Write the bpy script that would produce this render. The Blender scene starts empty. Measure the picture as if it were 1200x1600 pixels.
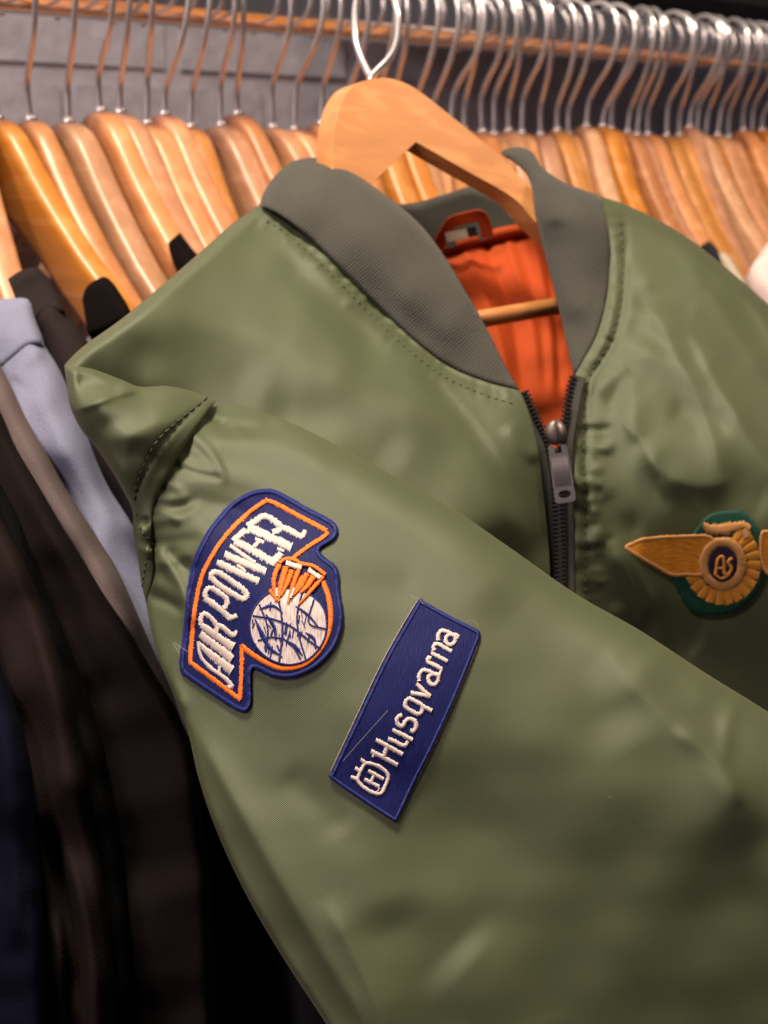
import bpy, bmesh, math, random
import numpy as np
from mathutils import Vector, Matrix
from mathutils.geometry import delaunay_2d_cdt
random.seed(7); RNG = np.random.default_rng(7)
SC = bpy.context.scene
COL = SC.collection

# ------------------------------------------------------------------ camera
F_PX = 2000.0
PITCH = math.atan(560 / 2000)
CAM = np.array([0.0, 0.0, 1.45])
cp, sp = math.cos(PITCH), math.sin(PITCH)
FW = np.array([0, cp, -sp]); UP = np.array([0, sp, cp]); RT = np.array([1.0, 0, 0])
cam = bpy.data.cameras.new('camera'); camo = bpy.data.objects.new('camera', cam); COL.objects.link(camo)
camo.location = CAM; camo.rotation_euler = (math.pi / 2 - PITCH, 0, 0)
cam.sensor_fit = 'VERTICAL'; cam.sensor_height = 36; cam.sensor_width = 27
cam.lens = F_PX / 1600 * 36
cam.clip_start = 0.02; cam.clip_end = 60
cam.dof.use_dof = True; cam.dof.focus_distance = 0.418; cam.dof.aperture_fstop = 14.5
SC.camera = camo

# ------------------------------------------------------------------ world and lamps
w = bpy.data.worlds.new('World'); SC.world = w; w.use_nodes = True
bg = w.node_tree.nodes['Background']; bg.inputs[0].default_value = (0.85, 0.72, 0.72, 1); bg.inputs[1].default_value = 0.11

def area(name, loc, target, size, power, color):
    l = bpy.data.lights.new(name, 'AREA'); l.shape = 'DISK'; l.size = size; l.energy = power; l.color = color
    o = bpy.data.objects.new(name, l); COL.objects.link(o); o.location = loc
    o.rotation_euler = (Vector(target) - Vector(loc)).to_track_quat('-Z', 'Y').to_euler()
    return o
area('overhead_spot', (-0.30, 0.48, 2.65), (-0.05, 0.48, 1.35), 0.30, 40, (1.0, 0.87, 0.65))
area('overhead_spot', (-0.68, -0.32, 2.35), (-0.42, 1.05, 1.50), 0.25, 13, (1.0, 0.78, 0.72))  # wall-wash lamp added to brighten the bricks and the left hangers
area('overhead_spot', (0.75, 0.50, 2.65), (0.45, 0.95, 1.45), 0.22, 9, (1.0, 0.70, 0.50))
area('fill_panel', (-1.45, -0.9, 1.65), (-0.05, 0.6, 1.35), 1.2, 5.5, (1.0, 0.74, 0.68))  # added fill light: lifts left-facing cloth and gives the hooks something to reflect

SC.view_settings.view_transform = 'Standard'; SC.view_settings.look = 'None'
SC.view_settings.exposure = 0.0; SC.view_settings.gamma = 1
SC.cycles.use_denoising = True
SC.cycles.max_bounces = 8

# ------------------------------------------------------------------ helpers
KJ = 1.0                                              # scale of the distances of the piece being laid out
def P(u, v, d):
    u = np.asarray(u, float); v = np.asarray(v, float); d = np.asarray(d, float) * KJ
    return CAM + d[..., None] * (FW + ((u - 600) / F_PX)[..., None] * RT - ((v - 800) / F_PX)[..., None] * UP)
def P1(u, v, d): return Vector(P(u, v, d))

def link(name, me, mat=None, parent=None):
    o = bpy.data.objects.new(name, me); COL.objects.link(o)
    if mat: me.materials.append(mat)
    if parent: o.parent = parent
    return o
def mesh(name, verts, faces, mat=None, parent=None, smooth=True, uvs=None):
    me = bpy.data.meshes.new(name)
    me.from_pydata([tuple(map(float, x)) for x in verts], [], [tuple(map(int, x)) for x in faces])
    if smooth and len(me.polygons):
        me.polygons.foreach_set('use_smooth', [True] * len(me.polygons))
    if uvs is not None:
        uvl = me.uv_layers.new(name='UVMap')
        li = np.zeros(len(me.loops), int); me.loops.foreach_get('vertex_index', li)
        uvl.data.foreach_set('uv', np.asarray(uvs, float)[li].ravel())
    me.update()
    return link(name, me, mat, parent)
def empty(name, loc=(0, 0, 0)):
    o = bpy.data.objects.new(name, None); COL.objects.link(o); o.location = loc; o.empty_display_size = .02
    return o
def tag(o, label=None, cat=None, group=None, kind=None):
    if label: o['label'] = label
    if cat: o['category'] = cat
    if group: o['group'] = group
    if kind: o['kind'] = kind
    return o
def part(o, root):                       # parent while keeping world position (root has translation only)
    o.parent = root; o.matrix_parent_inverse = Matrix.Translation(-root.location)
    return o

def cr(pts, step=6.0, closed=False):
    """Catmull-Rom through points, resampled at about `step`."""
    p = np.asarray(pts, float); n = len(p)
    if n < 3 and not closed:
        L = np.linalg.norm(p[1] - p[0]); k = max(2, int(L / step) + 1)
        t = np.linspace(0, 1, k)[:, None]; return p[0] * (1 - t) + p[1] * t
    out = []
    segs = n if closed else n - 1
    for i in range(segs):
        if closed: a, b, c, e = p[(i - 1) % n], p[i], p[(i + 1) % n], p[(i + 2) % n]
        else:
            b, c = p[i], p[i + 1]
            a = p[i - 1] if i > 0 else 2 * b - c
            e = p[i + 2] if i + 2 < n else 2 * c - b
        k = max(2, int(np.linalg.norm(c - b) / (step * .25)))
        t = np.linspace(0, 1, k, endpoint=False)[:, None]
        out.append(.5 * (2 * b + (c - a) * t + (2 * a - 5 * b + 4 * c - e) * t ** 2 + (-a + 3 * b - 3 * c + e) * t ** 3))
    out = np.vstack(out + ([] if closed else [p[-1:]]))
    if closed: out = np.vstack([out, out[:1]])
    s = np.concatenate([[0], np.cumsum(np.linalg.norm(np.diff(out, axis=0), axis=1))])
    k = max(2, int(round(s[-1] / step)) + 1); q = np.linspace(0, s[-1], k)
    r = np.stack([np.interp(q, s, out[:, j]) for j in range(out.shape[1])], 1)
    return r[:-1] if closed else r
def outline(segs, step=6.0):
    """closed outline from several smoothed runs joined at corners"""
    res = []
    for s in segs:
        r = cr(s, step) if len(s) > 1 else np.asarray(s, float)
        res.append(r)
    pts = np.vstack(res); keep = [0]
    for i in range(1, len(pts)):
        if np.linalg.norm(pts[i] - pts[keep[-1]]) > step * .35: keep.append(i)
    pts = pts[keep]
    if np.linalg.norm(pts[0] - pts[-1]) < step * .35: pts = pts[:-1]
    return pts

class TPS:
    def __init__(s, ctrl, lam=1e-4):
        c = np.asarray(ctrl, float); s.x = c[:, :2] / 1000; y = c[:, 2]; n = len(c)
        K = s.phi(np.linalg.norm(s.x[:, None] - s.x[None], axis=2)) + lam * np.eye(n)
        Q = np.hstack([np.ones((n, 1)), s.x]); A = np.block([[K, Q], [Q.T, np.zeros((3, 3))]])
        s.w = np.linalg.solve(A, np.concatenate([y, np.zeros(3)]))
    @staticmethod
    def phi(r): return np.where(r > 1e-9, r * r * np.log(np.maximum(r, 1e-9)), 0)
    def __call__(s, uv):
        x = np.asarray(uv, float) / 1000; out = np.empty(len(x))
        for i in range(0, len(x), 20000):
            b = x[i:i + 20000]
            out[i:i + 20000] = s.phi(np.linalg.norm(b[:, None] - s.x[None], axis=2)) @ s.w[:len(s.x)] + s.w[-3] + b @ s.w[-2:]
        return out

def polydist(uv, line):
    """distance, sign (left/right), arc parameter 0..1 to a polyline"""
    uv = np.asarray(uv, float); best = np.full(len(uv), 1e9); sg = np.ones(len(uv)); tt = np.zeros(len(uv))
    L = np.linalg.norm(np.diff(line, axis=0), axis=1); S = np.concatenate([[0], np.cumsum(L)]); tot = S[-1]
    for i in range(len(line) - 1):
        a, b = line[i], line[i + 1]; ab = b - a; l2 = ab @ ab + 1e-12
        t = np.clip(((uv - a) @ ab) / l2, 0, 1); q = a + t[:, None] * ab; dv = uv - q
        d = np.hypot(dv[:, 0], dv[:, 1]); m = d < best
        best[m] = d[m]; sg[m] = np.sign(ab[0] * dv[m, 1] - ab[1] * dv[m, 0]); tt[m] = (S[i] + t[m] * L[i]) / tot
    return best, sg, tt

def inside(uv, poly):
    x, y = uv[:, 0], uv[:, 1]; r = np.zeros(len(uv), bool); n = len(poly)
    for i in range(n):
        x1, y1 = poly[i]; x2, y2 = poly[(i + 1) % n]
        if y1 == y2: continue
        c = ((y1 > y) != (y2 > y)) & (x < (x2 - x1) * (y - y1) / (y2 - y1) + x1)
        r ^= c
    return r

class Surface:
    """depth field of one cloth panel: control points, folds, rolled edges, slow unevenness"""
    def __init__(s, ctrl, folds=(), rolls=(), noise=.0006, seed=1, scale=1.0):
        s.t = TPS(ctrl); s.folds = []; s.rolls = []
        for f in folds:
            pts, amp, w1 = f[0], f[1], f[2]; w2 = f[3] if len(f) > 3 else w1
            s.folds.append((cr(pts, 10), amp * scale, w1, w2))
        for r in rolls: s.rolls.append((cr(r[0], 10), r[1], r[2]))
        g = np.random.default_rng(seed); s.waves = []
        for i in range(14):
            wl = g.uniform(60, 260); a = g.uniform(0, 2 * math.pi)
            s.waves.append((math.cos(a) * 2 * math.pi / wl, math.sin(a) * 2 * math.pi / wl, g.uniform(0, 6.28), noise * wl / 150))
    def __call__(s, uv, rolls=True):
        uv = np.asarray(uv, float); d = s.t(uv)
        for kx, ky, ph, a in s.waves: d = d + a * .4 * np.sin(uv[:, 0] * kx + uv[:, 1] * ky + ph)
        for line, amp, w1, w2 in s.folds:
            lo = line.min(0) - 4 * max(w1, w2); hi = line.max(0) + 4 * max(w1, w2)
            m = ((uv > lo) & (uv < hi)).all(1)
            if not m.any(): continue
            ds, sg, t = polydist(uv[m], line)
            ww = np.where(sg > 0, w1, w2); x = ds / ww
            prof = np.exp(-np.sqrt(x * x + .09) + .3) if w1 != w2 else np.exp(-x * x)
            taper = np.clip(np.minimum(t, 1 - t) / .22, 0, 1); taper = taper * taper * (3 - 2 * taper)
            inb = np.minimum(t, 1 - t) > 1e-6
            d[m] -= amp * prof * np.where(inb, np.maximum(taper, .0), 0)
        if rolls:
            for line, rad, dep in s.rolls:
                lo = line.min(0) - rad; hi = line.max(0) + rad
                m = ((uv > lo) & (uv < hi)).all(1)
                if not m.any(): continue
                ds, sg, t = polydist(uv[m], line)
                x = 1 - np.minimum(ds / rad, 1); d[m] += dep * (1 - np.sqrt(np.maximum(1 - x * x, 0)))
        return d

def cloth(name, out, surf, mat, parent, step=6, thick=.006, R=18, lift=0.0, uvrot=0.0, fuzz=0.0):
    """solid cloth piece: front sheet over the outline, back sheet behind it, joined along the edge"""
    out = np.asarray(out, float); lo = out.min(0); hi = out.max(0)
    gx, gy = np.meshgrid(np.arange(lo[0], hi[0], step), np.arange(lo[1], hi[1], step * .87))
    gx = gx + (np.arange(gx.shape[0])[:, None] % 2) * step * .5
    g = np.stack([gx.ravel(), gy.ravel()], 1); g = g[inside(g, out)]
    closed = np.vstack([out, out[:1]])
    ds = polydist(g, closed)[0]; g = g[ds > step * 1.15]; n = len(out)
    tg = np.roll(out, -1, 0) - np.roll(out, 1, 0); tg /= np.linalg.norm(tg, axis=1)[:, None] + 1e-9; nn = np.stack([-tg[:, 1], tg[:, 0]], 1)
    if np.sum(out[:, 0] * np.roll(out[:, 1], -1) - np.roll(out[:, 0], -1) * out[:, 1]) < 0: nn = -nn
    for k in (.18, .5, .95):                                      # rings just inside the edge so that it rounds over evenly
        q = out + nn * step * k; q = q[inside(q, out)]; q = q[polydist(q, closed)[0] > step * k * .9]; g = np.vstack([q, g])
    pts = np.vstack([out, g])
    vs, es, fs, *_ = delaunay_2d_cdt([Vector(p) for p in pts], [(i, (i + 1) % n) for i in range(n)], [], 1, 1e-4)
    uv = np.array([(v.x, v.y) for v in vs]); fs = [tuple(f) for f in fs]
    d = surf(uv) - lift; N = len(uv)
    ds = polydist(uv, closed)[0]
    edge = ds < 1e-3
    x = 1 - np.minimum(ds / R, 1); th = thick * np.sqrt(np.maximum(1 - x * x, 0))
    front = P(uv[:, 0], uv[:, 1], d); back = P(uv[:, 0], uv[:, 1], d + th)
    bi = np.where(edge, np.arange(N), np.arange(N) + N)
    faces = []
    for f in fs:
        a, b, c = [uv[i] for i in f[:3]]
        s = (b[0] - a[0]) * (c[1] - a[1]) - (b[1] - a[1]) * (c[0] - a[0])
        ff = f if s < 0 else f[::-1]
        faces.append(ff); bk = tuple(int(bi[i]) for i in ff[::-1])
        if not all(edge[i] for i in ff): faces.append(bk)
    q = uv * np.mean(d) / F_PX
    if uvrot:
        c, s_ = math.cos(uvrot), math.sin(uvrot); q = np.stack([q[:, 0] * c + q[:, 1] * s_, -q[:, 0] * s_ + q[:, 1] * c], 1)
    o = mesh(name, np.vstack([front, back]), faces, mat, None, True, np.vstack([q, q]))
    bm = bmesh.new(); bm.from_mesh(o.data)
    bmesh.ops.delete(bm, geom=[v for v in bm.verts if not v.link_faces], context='VERTS')
    bm.to_mesh(o.data); bm.free()
    return part(o, parent) if parent else o

def tube_geo(pts, r, n=10, caps=True):
    pts = [Vector(p) for p in pts]; rr = r if hasattr(r, '__len__') else [r] * len(pts)
    V, Fc = [], []; prev = None
    for i, p in enumerate(pts):
        t = (pts[min(i + 1, len(pts) - 1)] - pts[max(i - 1, 0)]).normalized()
        if prev is None: x = t.orthogonal().normalized()
        else: x = (prev - prev.project(t)).normalized()
        prev = x; y = t.cross(x)
        for k in range(n):
            a = 2 * math.pi * k / n; V.append(p + (x * math.cos(a) + y * math.sin(a)) * rr[i])
    for i in range(len(pts) - 1):
        for k in range(n):
            k2 = (k + 1) % n; Fc.append((i * n + k, i * n + k2, (i + 1) * n + k2, (i + 1) * n + k))
    if caps:
        Fc.append(tuple(range(n))[::-1]); Fc.append(tuple((len(pts) - 1) * n + k for k in range(n)))
    return V, Fc
class Geo:
    def __init__(s): s.v = []; s.f = []; s.uv = []
    def add(s, V, Fc, uv=None):
        b = len(s.v); s.v += list(V); s.f += [tuple(i + b for i in f) for f in Fc]
        s.uv += list(uv) if uv is not None else [(0, 0)] * len(V)
    def build(s, name, mat, parent=None, smooth=True):
        o = mesh(name, s.v, s.f, mat, None, smooth, s.uv)
        return part(o, parent) if parent else o
def boxgeo(c, ax, ay, az, sx, sy, sz):
    c = Vector(c); V = []
    for z in (-1, 1):
        for x, y in ((-1, -1), (1, -1), (1, 1), (-1, 1)):
            V.append(c + ax * (x * sx / 2) + ay * (y * sy / 2) + az * (z * sz / 2))
    return V, [(3, 2, 1, 0), (4, 5, 6, 7), (0, 1, 5, 4), (1, 2, 6, 5), (2, 3, 7, 6), (3, 0, 4, 7)]

def satin(geo, pts, width, surf, base, height=.0006, jag=.16, step=1.0, closed=False, sharp=False, seed=0, off=0):
    """embroidered column: threads side by side across a centre line, domed, with uneven ends"""
    g = np.random.default_rng(seed + len(geo.v))
    c = np.asarray(pts, float)
    if sharp:
        c2 = [cr(c[i:i + 2], step) for i in range(len(c) - 1)]; c = np.vstack(c2)
    else: c = cr(c, step, closed)
    n = len(c); s = np.linspace(0, 1, n)
    wv = np.interp(s, np.linspace(0, 1, len(width)), width) if np.ndim(width) else np.full(n, float(width))
    if closed: t = np.roll(c, -1, 0) - np.roll(c, 1, 0)
    else: t = np.gradient(c, axis=0)
    t /= np.linalg.norm(t, axis=1)[:, None] + 1e-9; nr = np.stack([-t[:, 1], t[:, 0]], 1)
    th = np.arange(n)
    uvs, lifts, tex = [], [], []
    L = np.clip(1 + g.normal(0, jag, n), .6, 1.45); Rr = np.clip(1 + g.normal(0, jag, n), .6, 1.45)
    rip = (th % 2) * .22 + g.uniform(0, .12, n)
    K = 7
    for k in range(K):
        x = -1 + 2 * k / (K - 1)
        ext = np.where(x < 0, L, Rr) if abs(x) > .9 else np.ones(n)
        q = c + nr * (x * wv / 2 * ext)[:, None] + t * (x * wv / 2 * .12)[:, None]
        uvs.append(q); lifts.append(base + off + height * (max(0, 1 - x * x) ** .5) * (1 - rip) - (2e-4 if abs(x) > .9 else 0))
        tex.append(np.stack([th * step, np.full(n, x) * wv / 2], 1))
    uv = np.stack(uvs, 1).reshape(-1, 2); li = np.stack(lifts, 1).reshape(-1); tx = np.stack(tex, 1).reshape(-1, 2)
    V = P(uv[:, 0], uv[:, 1], surf(uv) - li)
    Fc = []
    for i in range(n if closed else n - 1):
        j = (i + 1) % n
        for k in range(K - 1): Fc.append((i * K + k, j * K + k, j * K + k + 1, i * K + k + 1))
    geo.add([tuple(v) for v in V], Fc, [tuple(x) for x in tx])

# ------------------------------------------------------------------ materials
def mat(name, color, rough=.5, metal=0, spec=.5, **kw):
    m = bpy.data.materials.new(name); m.use_nodes = True; b = m.node_tree.nodes['Principled BSDF']
    b.inputs['Base Color'].default_value = (*color, 1); b.inputs['Roughness'].default_value = rough
    b.inputs['Metallic'].default_value = metal; b.inputs['Specular IOR Level'].default_value = spec
    for k, v in kw.items(): b.inputs[k].default_value = v
    return m, m.node_tree, b
def nd(nt, t, **kw):
    n = nt.nodes.new(t)
    for k, v in kw.items():
        if k in n.inputs: n.inputs[k].default_value = v
        else: setattr(n, k, v)
    return n
def ramp(nt, fac, stops):
    r = nt.nodes.new('ShaderNodeValToRGB'); e = r.color_ramp.elements
    e[0].position, e[0].color = stops[0][0], (*stops[0][1], 1); e[1].position, e[1].color = stops[-1][0], (*stops[-1][1], 1)
    for p, c in stops[1:-1]:
        x = e.new(p); x.color = (*c, 1)
    nt.links.new(fac, r.inputs[0]); return r
def bump(nt, b, h, strength, dist, prev=None):
    n = nd(nt, 'ShaderNodeBump', Strength=strength, Distance=dist); nt.links.new(h, n.inputs['Height'])
    if prev: nt.links.new(prev.outputs[0], n.inputs['Normal'])
    nt.links.new(n.outputs[0], b.inputs['Normal']); return n

def nylon(name, c0, c1, rough=.48, sheen=.10, spec=.36):
    m, nt, b = mat(name, c0, rough, spec=spec)
    b.inputs['Sheen Weight'].default_value = sheen; b.inputs['Sheen Roughness'].default_value = .35
    b.inputs['Sheen Tint'].default_value = (.9, .8, .6, 1)
    uv = nd(nt, 'ShaderNodeUVMap')
    mp = nd(nt, 'ShaderNodeMapping'); mp.inputs['Rotation'].default_value = (0, 0, math.radians(52)); nt.links.new(uv.outputs[0], mp.inputs[0])
    wv = nd(nt, 'ShaderNodeTexWave', Scale=540.0, Distortion=1.2); wv.inputs['Detail'].default_value = 1; wv.inputs['Detail Scale'].default_value = 3
    nt.links.new(mp.outputs[0], wv.inputs[0])
    mp2 = nd(nt, 'ShaderNodeMapping'); mp2.inputs['Rotation'].default_value = (0, 0, math.radians(-35)); nt.links.new(uv.outputs[0], mp2.inputs[0])
    wv2 = nd(nt, 'ShaderNodeTexWave', Scale=640.0, Distortion=1.0); nt.links.new(mp2.outputs[0], wv2.inputs[0])
    no = nd(nt, 'ShaderNodeTexNoise', Scale=35.0); no.inputs['Detail'].default_value = 4; nt.links.new(uv.outputs[0], no.inputs[0])
    mx = nd(nt, 'ShaderNodeMath', operation='MULTIPLY'); nt.links.new(wv.outputs['Fac'], mx.inputs[0]); mx.inputs[1].default_value = .45
    ad = nd(nt, 'ShaderNodeMath', operation='MULTIPLY_ADD'); nt.links.new(no.outputs[0], ad.inputs[0]); ad.inputs[1].default_value = .55; nt.links.new(mx.outputs[0], ad.inputs[2])
    r = ramp(nt, ad.outputs[0], [(.2, c0), (.75, c1)]); nt.links.new(r.outputs[0], b.inputs['Base Color'])
    h = nd(nt, 'ShaderNodeMath', operation='MULTIPLY_ADD'); nt.links.new(wv2.outputs['Fac'], h.inputs[0]); h.inputs[1].default_value = .5; nt.links.new(wv.outputs['Fac'], h.inputs[2])
    b1 = bump(nt, b, h.outputs[0], .35, .00025)
    return m
M = {}
M['green'] = nylon('sage_nylon', (.0495, .0615, .0295), (.0675, .0815, .0412))
M['orange_lining'] = nylon('orange_nylon', (.31, .040, .007), (.41, .060, .011), .7, .0, .12)

def rib(name, c0, c1):
    m, nt, b = mat(name, c0, .85, spec=.2); b.inputs['Sheen Weight'].default_value = .2; b.inputs['Sheen Roughness'].default_value = .5
    b.inputs['Sheen Tint'].default_value = (.8, .75, .7, 1)
    uv = nd(nt, 'ShaderNodeUVMap')
    wv = nd(nt, 'ShaderNodeTexWave', Scale=205.0, Distortion=2.8); wv.inputs['Detail'].default_value = 2; nt.links.new(uv.outputs[0], wv.inputs[0])
    no = nd(nt, 'ShaderNodeTexNoise', Scale=700.0); no.inputs['Detail'].default_value = 3; nt.links.new(uv.outputs[0], no.inputs[0])
    no2 = nd(nt, 'ShaderNodeTexNoise', Scale=45.0); nt.links.new(uv.outputs[0], no2.inputs[0])
    a = nd(nt, 'ShaderNodeMath', operation='MULTIPLY_ADD'); nt.links.new(no.outputs[0], a.inputs[0]); a.inputs[1].default_value = .6; wm = nd(nt, 'ShaderNodeMath', operation='MULTIPLY'); nt.links.new(wv.outputs['Fac'], wm.inputs[0]); wm.inputs[1].default_value = .8; nt.links.new(wm.outputs[0], a.inputs[2])
    a2 = nd(nt, 'ShaderNodeMath', operation='MULTIPLY_ADD'); nt.links.new(no2.outputs[0], a2.inputs[0]); a2.inputs[1].default_value = .7; nt.links.new(a.outputs[0], a2.inputs[2])
    r = ramp(nt, a2.outputs[0], [(.3, c0), (.95, c1)]); nt.links.new(r.outputs[0], b.inputs['Base Color'])
    bump(nt, b, a.outputs[0], .6, .0006); return m
M['rib'] = rib('grey_green_rib_knit', (.0165, .0168, .0148), (.041, .0412, .0365))

def thread(name, col, rough=.42, k=1.0):
    m, nt, b = mat(name, col, rough, spec=.2); b.inputs['Sheen Weight'].default_value = .03
    uv = nd(nt, 'ShaderNodeUVMap'); wv = nd(nt, 'ShaderNodeTexWave', Scale=.16 * k, Distortion=.6); nt.links.new(uv.outputs[0], wv.inputs[0])
    no = nd(nt, 'ShaderNodeTexNoise', Scale=.35 * k); nt.links.new(uv.outputs[0], no.inputs[0])
    a = nd(nt, 'ShaderNodeMath', operation='MULTIPLY_ADD'); nt.links.new(no.outputs[0], a.inputs[0]); a.inputs[1].default_value = .9; nt.links.new(wv.outputs['Fac'], a.inputs[2])
    r = ramp(nt, a.outputs[0], [(.1, tuple(x * .62 for x in col)), (1.1, col)]); nt.links.new(r.outputs[0], b.inputs['Base Color'])
    bump(nt, b, wv.outputs['Fac'], .5, .0003); return m
M['white_thread'] = thread('white_thread', (.66, .56, .54))
M['orange_thread'] = thread('orange_thread', (.90, .20, .025))
M['navy_thread'] = thread('navy_thread', (.0125, .020, .155))
M['gold_thread'] = thread('gold_thread', (.60, .25, .032))
M['tan_thread'] = thread('tan_thread', (.48, .23, .08))
M['dark_thread'] = thread('dark_violet_thread', (.03, .018, .05))
M['green_thread'] = thread('forest_green_thread', (.012, .075, .05))
def patchcloth(name, col, sc=900.0):
    m, nt, b = mat(name, col, .6, spec=.12); b.inputs['Sheen Weight'].default_value = .02
    uv = nd(nt, 'ShaderNodeUVMap'); mp = nd(nt, 'ShaderNodeMapping'); mp.inputs['Scale'].default_value = (1, .12, 1); mp.inputs['Rotation'].default_value = (0, 0, math.radians(18))
    nt.links.new(uv.outputs[0], mp.inputs[0])
    no = nd(nt, 'ShaderNodeTexNoise', Scale=sc * 2.2); no.inputs['Detail'].default_value = 3; nt.links.new(mp.outputs[0], no.inputs[0])
    r = ramp(nt, no.outputs[0], [(.3, tuple(x * .55 for x in col)), (.75, tuple(min(1, x * 1.3) for x in col))]); nt.links.new(r.outputs[0], b.inputs['Base Color'])
    bump(nt, b, no.outputs[0], .6, .0004); return m
M['navy_cloth'] = patchcloth('navy_stitched_twill', (.0065, .0098, .086))
M['white_cloth'] = patchcloth('white_stitched_fill', (.58, .49, .48))
M['green_cloth'] = patchcloth('forest_green_felt', (.010, .055, .038))
M['gold_cloth'] = patchcloth('gold_stitched_fill', (.56, .21, .022))
M['dark_cloth'] = patchcloth('dark_violet_fill', (.028, .016, .045))

def wood(name, c0, c1, vary=True):
    m, nt, b = mat(name, c0, .42, spec=.4); b.inputs['Coat Weight'].default_value = .2; b.inputs['Coat Roughness'].default_value = .28
    tc = nd(nt, 'ShaderNodeTexCoord'); mp = nd(nt, 'ShaderNodeMapping'); mp.inputs['Scale'].default_value = (7, 60, 60); nt.links.new(tc.outputs['Object'], mp.inputs[0])
    oi = nd(nt, 'ShaderNodeObjectInfo')
    cb = nd(nt, 'ShaderNodeCombineXYZ'); ml = nd(nt, 'ShaderNodeMath', operation='MULTIPLY'); nt.links.new(oi.outputs['Random'], ml.inputs[0]); ml.inputs[1].default_value = 40
    nt.links.new(ml.outputs[0], cb.inputs[0]); nt.links.new(cb.outputs[0], mp.inputs['Location'])
    no = nd(nt, 'ShaderNodeTexNoise', Scale=1.6); no.inputs['Detail'].default_value = 6; no.inputs['Distortion'].default_value = .6; nt.links.new(mp.outputs[0], no.inputs[0])
    r = ramp(nt, no.outputs[0], [(.25, tuple(x * .86 for x in c0)), (.5, c0), (.75, c1)])
    hs = nd(nt, 'ShaderNodeHueSaturation'); nt.links.new(r.outputs[0], hs.inputs['Color'])
    if vary:
        a = nd(nt, 'ShaderNodeMapRange'); nt.links.new(oi.outputs['Random'], a.inputs[0]); a.inputs[3].default_value = .489; a.inputs[4].default_value = .501; nt.links.new(a.outputs[0], hs.inputs['Hue'])
        ml2 = nd(nt, 'ShaderNodeMath', operation='MULTIPLY'); nt.links.new(oi.outputs['Random'], ml2.inputs[0]); ml2.inputs[1].default_value = 7.31
        fr = nd(nt, 'ShaderNodeMath', operation='FRACT'); nt.links.new(ml2.outputs[0], fr.inputs[0])
        a2 = nd(nt, 'ShaderNodeMapRange'); nt.links.new(fr.outputs[0], a2.inputs[0]); a2.inputs[3].default_value = .78; a2.inputs[4].default_value = 1.12; nt.links.new(a2.outputs[0], hs.inputs['Value'])
        ml3 = nd(nt, 'ShaderNodeMath', operation='MULTIPLY'); nt.links.new(oi.outputs['Random'], ml3.inputs[0]); ml3.inputs[1].default_value = 3.77
        fr3 = nd(nt, 'ShaderNodeMath', operation='FRACT'); nt.links.new(ml3.outputs[0], fr3.inputs[0])
        a3 = nd(nt, 'ShaderNodeMapRange'); nt.links.new(fr3.outputs[0], a3.inputs[0]); a3.inputs[3].default_value = .82; a3.inputs[4].default_value = 1.15; nt.links.new(a3.outputs[0], hs.inputs['Saturation'])
    nt.links.new(hs.outputs[0], b.inputs['Base Color'])
    bump(nt, b, no.outputs[0], .08, .001); return m
M['wood'] = wood('lacquered_beech', (.45, .192, .064), (.575, .28, .118))
M['wood_main'] = wood('lacquered_beech_warm', (.43, .175, .055), (.57, .262, .098), False)
M['chrome'] = mat('satin_chrome', (.74, .71, .73), .24, .84)[0]
M['rail'] = mat('chrome_rail', (.74, .72, .74), .13, 1)[0]
M['zip_black'] = mat('zip_black', (.012, .010, .010), .45)[0]
M['zip_tape'] = mat('zip_tape', (.016, .013, .012), .85)[0]
M['slider'] = mat('slider_metal', (.15, .125, .118), .5, .8)[0]
M['pull'] = mat('pull_metal', (.10, .09, .105), .5, .6)[0]
M['label'] = mat('beige_label', (.20, .15, .11), .8)[0]
M['black'] = mat('black_cloth', (.008, .006, .007), .95, spec=.1)[0]

def jersey(name, c, sheen=.2):
    m, nt, b = mat(name, c, .9, spec=.05); b.inputs['Sheen Weight'].default_value = sheen; b.inputs['Sheen Roughness'].default_value = .5
    tc = nd(nt, 'ShaderNodeTexCoord'); no = nd(nt, 'ShaderNodeTexNoise', Scale=900.0); no.inputs['Detail'].default_value = 2; nt.links.new(tc.outputs['Object'], no.inputs[0])
    no2 = nd(nt, 'ShaderNodeTexNoise', Scale=14.0); nt.links.new(tc.outputs['Object'], no2.inputs[0])
    mx = nd(nt, 'ShaderNodeMath', operation='MULTIPLY_ADD'); nt.links.new(no.outputs[0], mx.inputs[0]); mx.inputs[1].default_value = .5
    ml = nd(nt, 'ShaderNodeMath', operation='MULTIPLY'); nt.links.new(no2.outputs[0], ml.inputs[0]); ml.inputs[1].default_value = .5; nt.links.new(ml.outputs[0], mx.inputs[2])
    r = ramp(nt, mx.outputs[0], [(.3, tuple(x * .8 for x in c)), (.7, tuple(min(1, x * 1.15) for x in c))]); nt.links.new(r.outputs[0], b.inputs['Base Color'])
    bump(nt, b, no.outputs[0], .3, .0006); return m
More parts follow.
